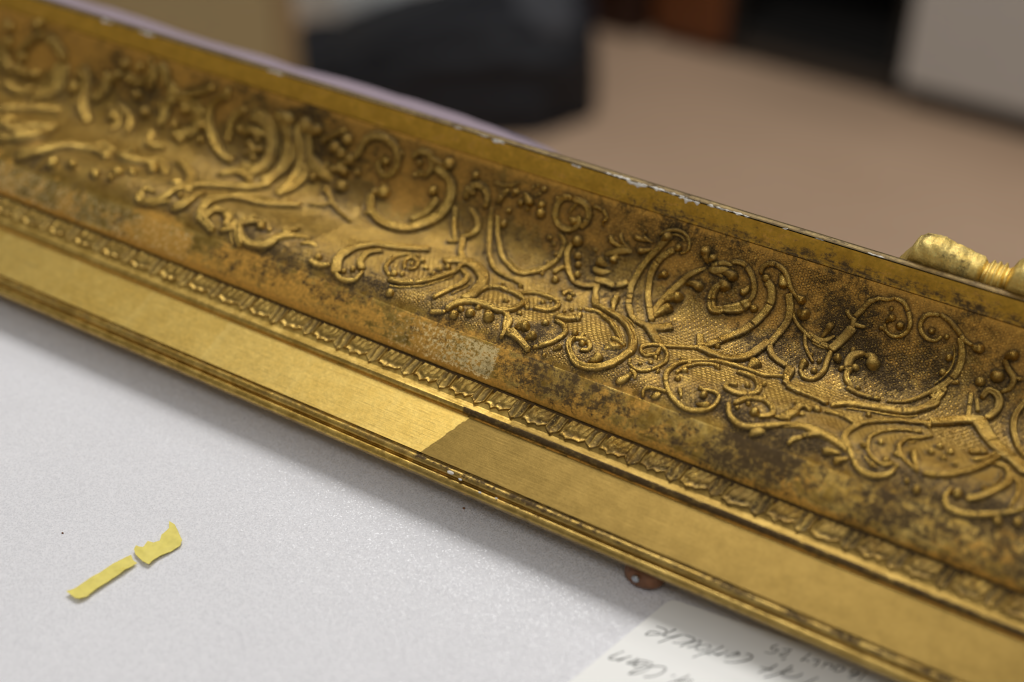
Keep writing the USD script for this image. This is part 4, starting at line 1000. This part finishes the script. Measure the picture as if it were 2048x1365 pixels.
tissue([(-0.2663, 0.2084), (-0.2666, 0.2096), (-0.2654, 0.2098), (-0.2643, 0.2104), (-0.2647, 0.213), (-0.263, 0.2136), (-0.2622, 0.2157), (-0.2634, 0.2178), (-0.2633, 0.2199), (-0.2634, 0.2215), (-0.2655, 0.2238), (-0.2633, 0.2236), (-0.2599, 0.2216), (-0.2562, 0.2193), (-0.2553, 0.2175), (-0.2562, 0.2138), (-0.2576, 0.2103), (-0.2579, 0.208), (-0.2579, 0.2059), (-0.2603, 0.2058), (-0.2646, 0.2071)], "wider yellow tissue scrap with a ragged torn edge on the foam", 2)

# note card with pencil handwriting
card = thing('note_card', (-0.10, 0.25, 0.0005), 'white index card with grey handwriting, tucked beside the frame', 'note card')
CARDP = [(-0.1118, 0.2785), (-0.1298, 0.2065), (-0.005, 0.2205), (0.0140, 0.2926)]
from shapely.geometry import Polygon
poly = Polygon(CARDP).buffer(-0.0035).buffer(0.0035)
m = trimesh.creation.extrude_polygon(poly, 0.0003, engine='earcut'); m.apply_translation([0, 0, 0.0004]); part(card, 'card', m, m_card, 30)
wv, wf, nv = [], [], 0
def ribbon(pts, r):
    c = catmull(np.array(pts), 0.25) / 1000; t = np.gradient(c, axis=0); t /= np.hypot(*t.T)[:, None] + 1e-12; nn = np.c_[-t[:, 1], t[:, 0]]
    press = r * (0.7 + 0.6 * meshkit.noise(np.c_[c * 400, 0 * c[:, :1]], 6)); rows = []
    for a, z in ((-1, 0.00069), (-0.5, 0.00074), (0.5, 0.00074), (1, 0.00069)):
        rows.append(np.c_[c + nn * (press * a)[:, None], np.full(len(c), z)])
    return np.stack(rows, 1).reshape(-1, 3), grid_faces(len(c), 4)[:, ::-1]
for line in HAND.split('\n'):
    v, f = ribbon([tuple(map(float, p.split(','))) for p in line.split()], 0.00021)
    part(card, 'pen_stroke', (v, f), m_ink, True)

# rounded wooden peg with a nail under the sight edge
peg = thing('wooden_peg', (-0.126, 0.29, 0.0), 'reddish rounded wood peg with a nail, poking out under the frame edge', 'wood peg')
m = trimesh.creation.cylinder(0.0085, 0.006, sections=40)
m = trimesh.creation.icosphere(4, 1.0); v = m.vertices.copy(); v = np.sign(v) * np.abs(v) ** 0.8; v *= np.array([0.0066, 0.0056, 0.0046]); v += (meshkit.fbm(v * 300, 3) - 0.5)[:, None] * 0.0008
part(peg, 'peg', (v + np.array([-0.1222, 0.2822, 0.0042]), m.faces), m_redwood, True)
nl = trimesh.creation.icosphere(3, 0.0013); nl.apply_scale([1, 0.7, 1]); nl.apply_translation([-0.1228, 0.2757, 0.0060]); part(peg, 'nail', nl, m_nail, True)

# crumbs on the foam
for i, (x_, y_, s_) in enumerate(((-0.292, 0.2025, 0.00045), (-0.1875, 0.279, 0.0005))):
    pth = flake('dust_crumb', (x_, y_, s_ * 0.6), (s_, s_ * .7, s_ * .6), m_redwood, None, i + 3)
    tag(stage.GetPrimAtPath(pth), ['tiny brown crumb on the foam above the yellow strips', 'tiny brown crumb on the foam below the cleaned edge of the frame', 'minute dark speck on the foam in the frame shadow', 'minute speck on the foam right of the yellow strips'][i], 'crumb')

# lavender towel rolled behind the frame
cx = np.arange(-0.62, -0.22, 0.003); m = 40; a = np.linspace(0, 2 * np.pi, m, endpoint=False)
topz = np.interp(cx, [-.62, -.5193, -.4962, -.4435, -.4086, -.386, -.3562, -.3267, -.2972, -.2817, -.2673, -.252, -.230], [.0448, .0448, .0449, .0430, .0435, .0428, .0449, .0449, .0445, .0436, .0429, .0406, .034])
zt = topz + 0.0040; R = (zt ** 2 - 0.0004) / (2 * zt); R = R * np.clip((-0.232 - cx) / 0.02, 0.05, 1) ** 0.5
v = np.stack([cx[:, None] + 0 * a[None], 0.428 + (0.030 * np.clip((-0.229 - cx) / 0.02, 0.1, 1) ** 0.5)[:, None] * np.cos(a)[None], R[:, None] * (1 + np.sin(a)[None])], -1).reshape(-1, 3)
d = (meshkit.fbm(np.c_[v[:, 0] * 45, v[:, 1] * 120, v[:, 2] * 120], 4, 2) - 0.5) * 0.002 * np.clip(v[:, 2] / 0.02, 0, 1)
nn = v - np.c_[v[:, 0], 0 * v[:, 0] + 0.428, np.repeat(R, m)]; nn /= np.linalg.norm(nn, axis=1)[:, None] + 1e-9; v += nn * d[:, None]
f = grid_faces(len(cx), m, True); nv = len(v)
f3 = np.vstack([f[:, [0, 1, 2]], f[:, [0, 2, 3]], [[nv, j, (j + 1) % m] for j in range(m)], [[nv + 1, nv - m + (j + 1) % m, nv - m + j] for j in range(m)]])
pth = part(None, 'rolled_towel', (np.vstack([v, v[:m].mean(0), v[-m:].mean(0)]), f3[:, ::-1]), m_purple, 60); tag(stage.GetPrimAtPath(pth), 'lavender cloth roll showing as a thin strip behind the frame top edge', 'cloth')

# ---------------------------------------------------------------- the room behind, out of focus
b = NB(); pos = b.add('geometry', {}, {}, 'position')
n1 = b.noise(b.add('mapping', {'scale': (1.2, 14.0, 1.0)}, {'vector': pos}, 'vector'), 2.0, 4); n2 = b.noise(pos, 5, 3)
c = b.mix(b.math('multiply_add', n1, 0.5, b.math('multiply', n2, 0.5)), (0.50, 0.33, 0.215), (0.68, 0.48, 0.33))
m_floor = b.finish(L + 'wood_floor', b.add('principled_bsdf', {'roughness': 0.45}, {'base_color': c}, 'BSDF'))
fl = part(None, 'floor', rbox((-6, -3, -0.95), (4, 7, -0.9), 0.005), m_floor, 30); tag(stage.GetPrimAtPath(fl), kind='structure')
m_white = plain('white_laminate', (0.62, 0.60, 0.57), 0.45, 0.06, 4)
m_black = plain('black_void', (0.010, 0.009, 0.008), 0.6, 0.2, 6)
m_toe = plain('dark_plinth', (0.05, 0.038, 0.028), 0.6, 0.2, 6)
m_tan = plain('tan_board', (0.66, 0.54, 0.29), 0.6, 0.08, 5)
m_tan2 = plain('tan_board_edge', (0.40, 0.28, 0.14), 0.6, 0.1, 5)
m_navy = plain('dark_navy_cloth', (0.006, 0.007, 0.012), 0.7, 0.5, 14)
m_grey = plain('dark_grey_cloth', (0.060, 0.062, 0.072), 0.8, 0.4, 9)
m_ltblue = plain('pale_blue_plastic', (0.88, 0.92, 0.96), 0.4, 0.05, 5)
m_yel2 = plain('mustard_patch', (0.30, 0.21, 0.012), 0.6, 0.2, 9)
m_brown = plain('orange_brown_leather', (0.16, 0.045, 0.008), 0.5, 0.35, 7)
m_bin = plain('dark_red_plastic', (0.035, 0.010, 0.004), 0.5, 0.2, 6)

wc = thing('white_cabinet', (-0.2, 2.3, -0.9), 'white laminate cabinet on a dark plinth at the far right, blurred', 'cabinet')
part(wc, 'carcass', rbox((-0.585, 2.285, -0.85), (0.5, 2.85, -0.2), 0.004), m_white)
part(wc, 'plinth', rbox((-0.57, 2.30, -0.9), (0.5, 2.84, -0.851), 0.003), m_toe)
dc = thing('dark_cabinet', (-0.8, 2.4, -0.9), 'black open cabinet between the orange brown stool and the white cabinet', 'cabinet')
part(dc, 'side_panel', rbox((-0.93, 2.31, -0.9), (-0.91, 2.85, -0.2), 0.003), m_black)
part(dc, 'side_panel', rbox((-0.612, 2.31, -0.9), (-0.592, 2.85, -0.2), 0.003), m_black)
part(dc, 'back_panel', rbox((-0.91, 2.80, -0.9), (-0.612, 2.85, -0.2), 0.003), m_black)
part(dc, 'shelf', rbox((-0.908, 2.32, -0.86), (-0.614, 2.798, -0.84), 0.003), m_black)
part(dc, 'shelf', rbox((-0.908, 2.37, -0.53), (-0.614, 2.798, -0.51), 0.003), m_black)
part(dc, 'plinth', rbox((-0.908, 2.315, -0.9), (-0.614, 2.35, -0.862), 0.003), m_toe)
st = thing('brown_stool', (-1.02, 2.45, -0.9), 'orange brown leather cube stool beside the black cabinet', 'stool')
part(st, 'body', rbox((-1.085, 2.30, -0.885), (-0.93, 2.6, -0.42), 0.015), m_brown)
part(st, 'base', rbox((-1.075, 2.31, -0.9), (-0.94, 2.59, -0.8855), 0.004), m_black)
def lump(lo, hi, p, amp, fr, seed):
    m = trimesh.creation.icosphere(5, 1.0); v = np.sign(m.vertices) * np.abs(m.vertices) ** p
    lo, hi = np.array(lo), np.array(hi); floor_ = lo[2]
    if abs(lo[2] + 0.9) < 1e-6: lo[2] = 2 * lo[2] - hi[2]
    v = v / np.abs(v).max(0) * (hi - lo) / 2 + (hi + lo) / 2
    n = m.vertices * (meshkit.fbm(m.vertices * fr + seed, 4, seed) - 0.5)[:, None] * amp
    v = v + n; v[:, 2] = np.maximum(v[:, 2], floor_); return v, m.faces
def turned(vf, ang, c):
    v, f = vf; c = np.array(c); ca, sa = math.cos(ang), math.sin(ang); w = v[:, :2] - c
    return np.c_[w @ np.array([[ca, sa], [-sa, ca]]) + c, v[:, 2]], f
bn = thing('dark_red_bin', (-1.2, 2.4, -0.9), 'dark reddish brown bin left of the orange brown stool', 'bin')
part(bn, 'body', lump((-1.30, 2.29, -0.9), (-1.10, 2.50, -0.45), 0.35, 0.01, 2, 4), m_bin, True)
part(bn, 'rim', rbox((-1.30, 2.29, -0.455), (-1.10, 2.50, -0.44), 0.006), m_black)
bag = thing('dark_bag', (-1.35, 1.98, -0.9), 'black and navy slumped fabric bag on the wooden floor', 'bag')
bv, bf = turned(lump((-1.60, 1.74, -0.9), (-1.06, 2.18, -0.70), 0.6, 0.09, 1.6, 3), 0.55, (-1.33, 1.98))
bv[:, 2] = -0.9 + (bv[:, 2] + 0.9) * np.clip((bv[:, 0] * 0.9 + 1.6) / 0.50, 0.22, 1)
part(bag, 'body', (bv, bf), m_navy, True)
part(bag, 'side_pocket', turned(lump((-1.48, 1.80, -0.86), (-1.30, 1.98, -0.765), 0.6, 0.02, 2, 5), 0.55, (-1.33, 1.98)), m_grey, True)
part(bag, 'side_pocket', turned(lump((-1.26, 1.80, -0.80), (-1.10, 2.0, -0.70), 0.6, 0.02, 2, 6), 0.55, (-1.33, 1.98)), m_grey, True)
part(bag, 'yellow_tag', turned(lump((-1.22, 2.06, -0.74), (-1.13, 2.14, -0.69), 0.6, 0.01, 2, 7), 0.55, (-1.33, 1.98)), m_yel2, True)
part(bag, 'strap_pile', lump((-1.66, 1.66, -0.9), (-1.38, 2.02, -0.845), 0.6, 0.03, 2, 12), m_navy, True)
tub = thing('pale_blue_sack', (-1.72, 2.1, -0.9), 'pale blue white plastic sack on the floor behind the dark bag', 'sack')
part(tub, 'body', lump((-1.95, 2.03, -0.9), (-1.52, 2.40, -0.62), 0.7, 0.03, 2, 8), m_ltblue, True)
part(tub, 'knot', lump((-1.78, 2.15, -0.66), (-1.66, 2.25, -0.52), 0.8, 0.03, 2, 9), m_ltblue, True)
tb = thing('tan_carton', (-1.9, 1.6, -0.9), 'tan board carton standing on the floor at the upper left', 'carton')
part(tb, 'front_panel', rbox((-2.7, 1.5, -0.9), (-1.325, 1.506, 0.1), 0.001), m_tan)
part(tb, 'side_panel', rbox((-1.3235, 1.5, -0.9), (-1.318, 1.545, 0.1), 0.001), m_tan2)
part(tb, 'back_panel', rbox((-2.7, 1.539, -0.9), (-1.325, 1.545, 0.1), 0.001), m_tan)
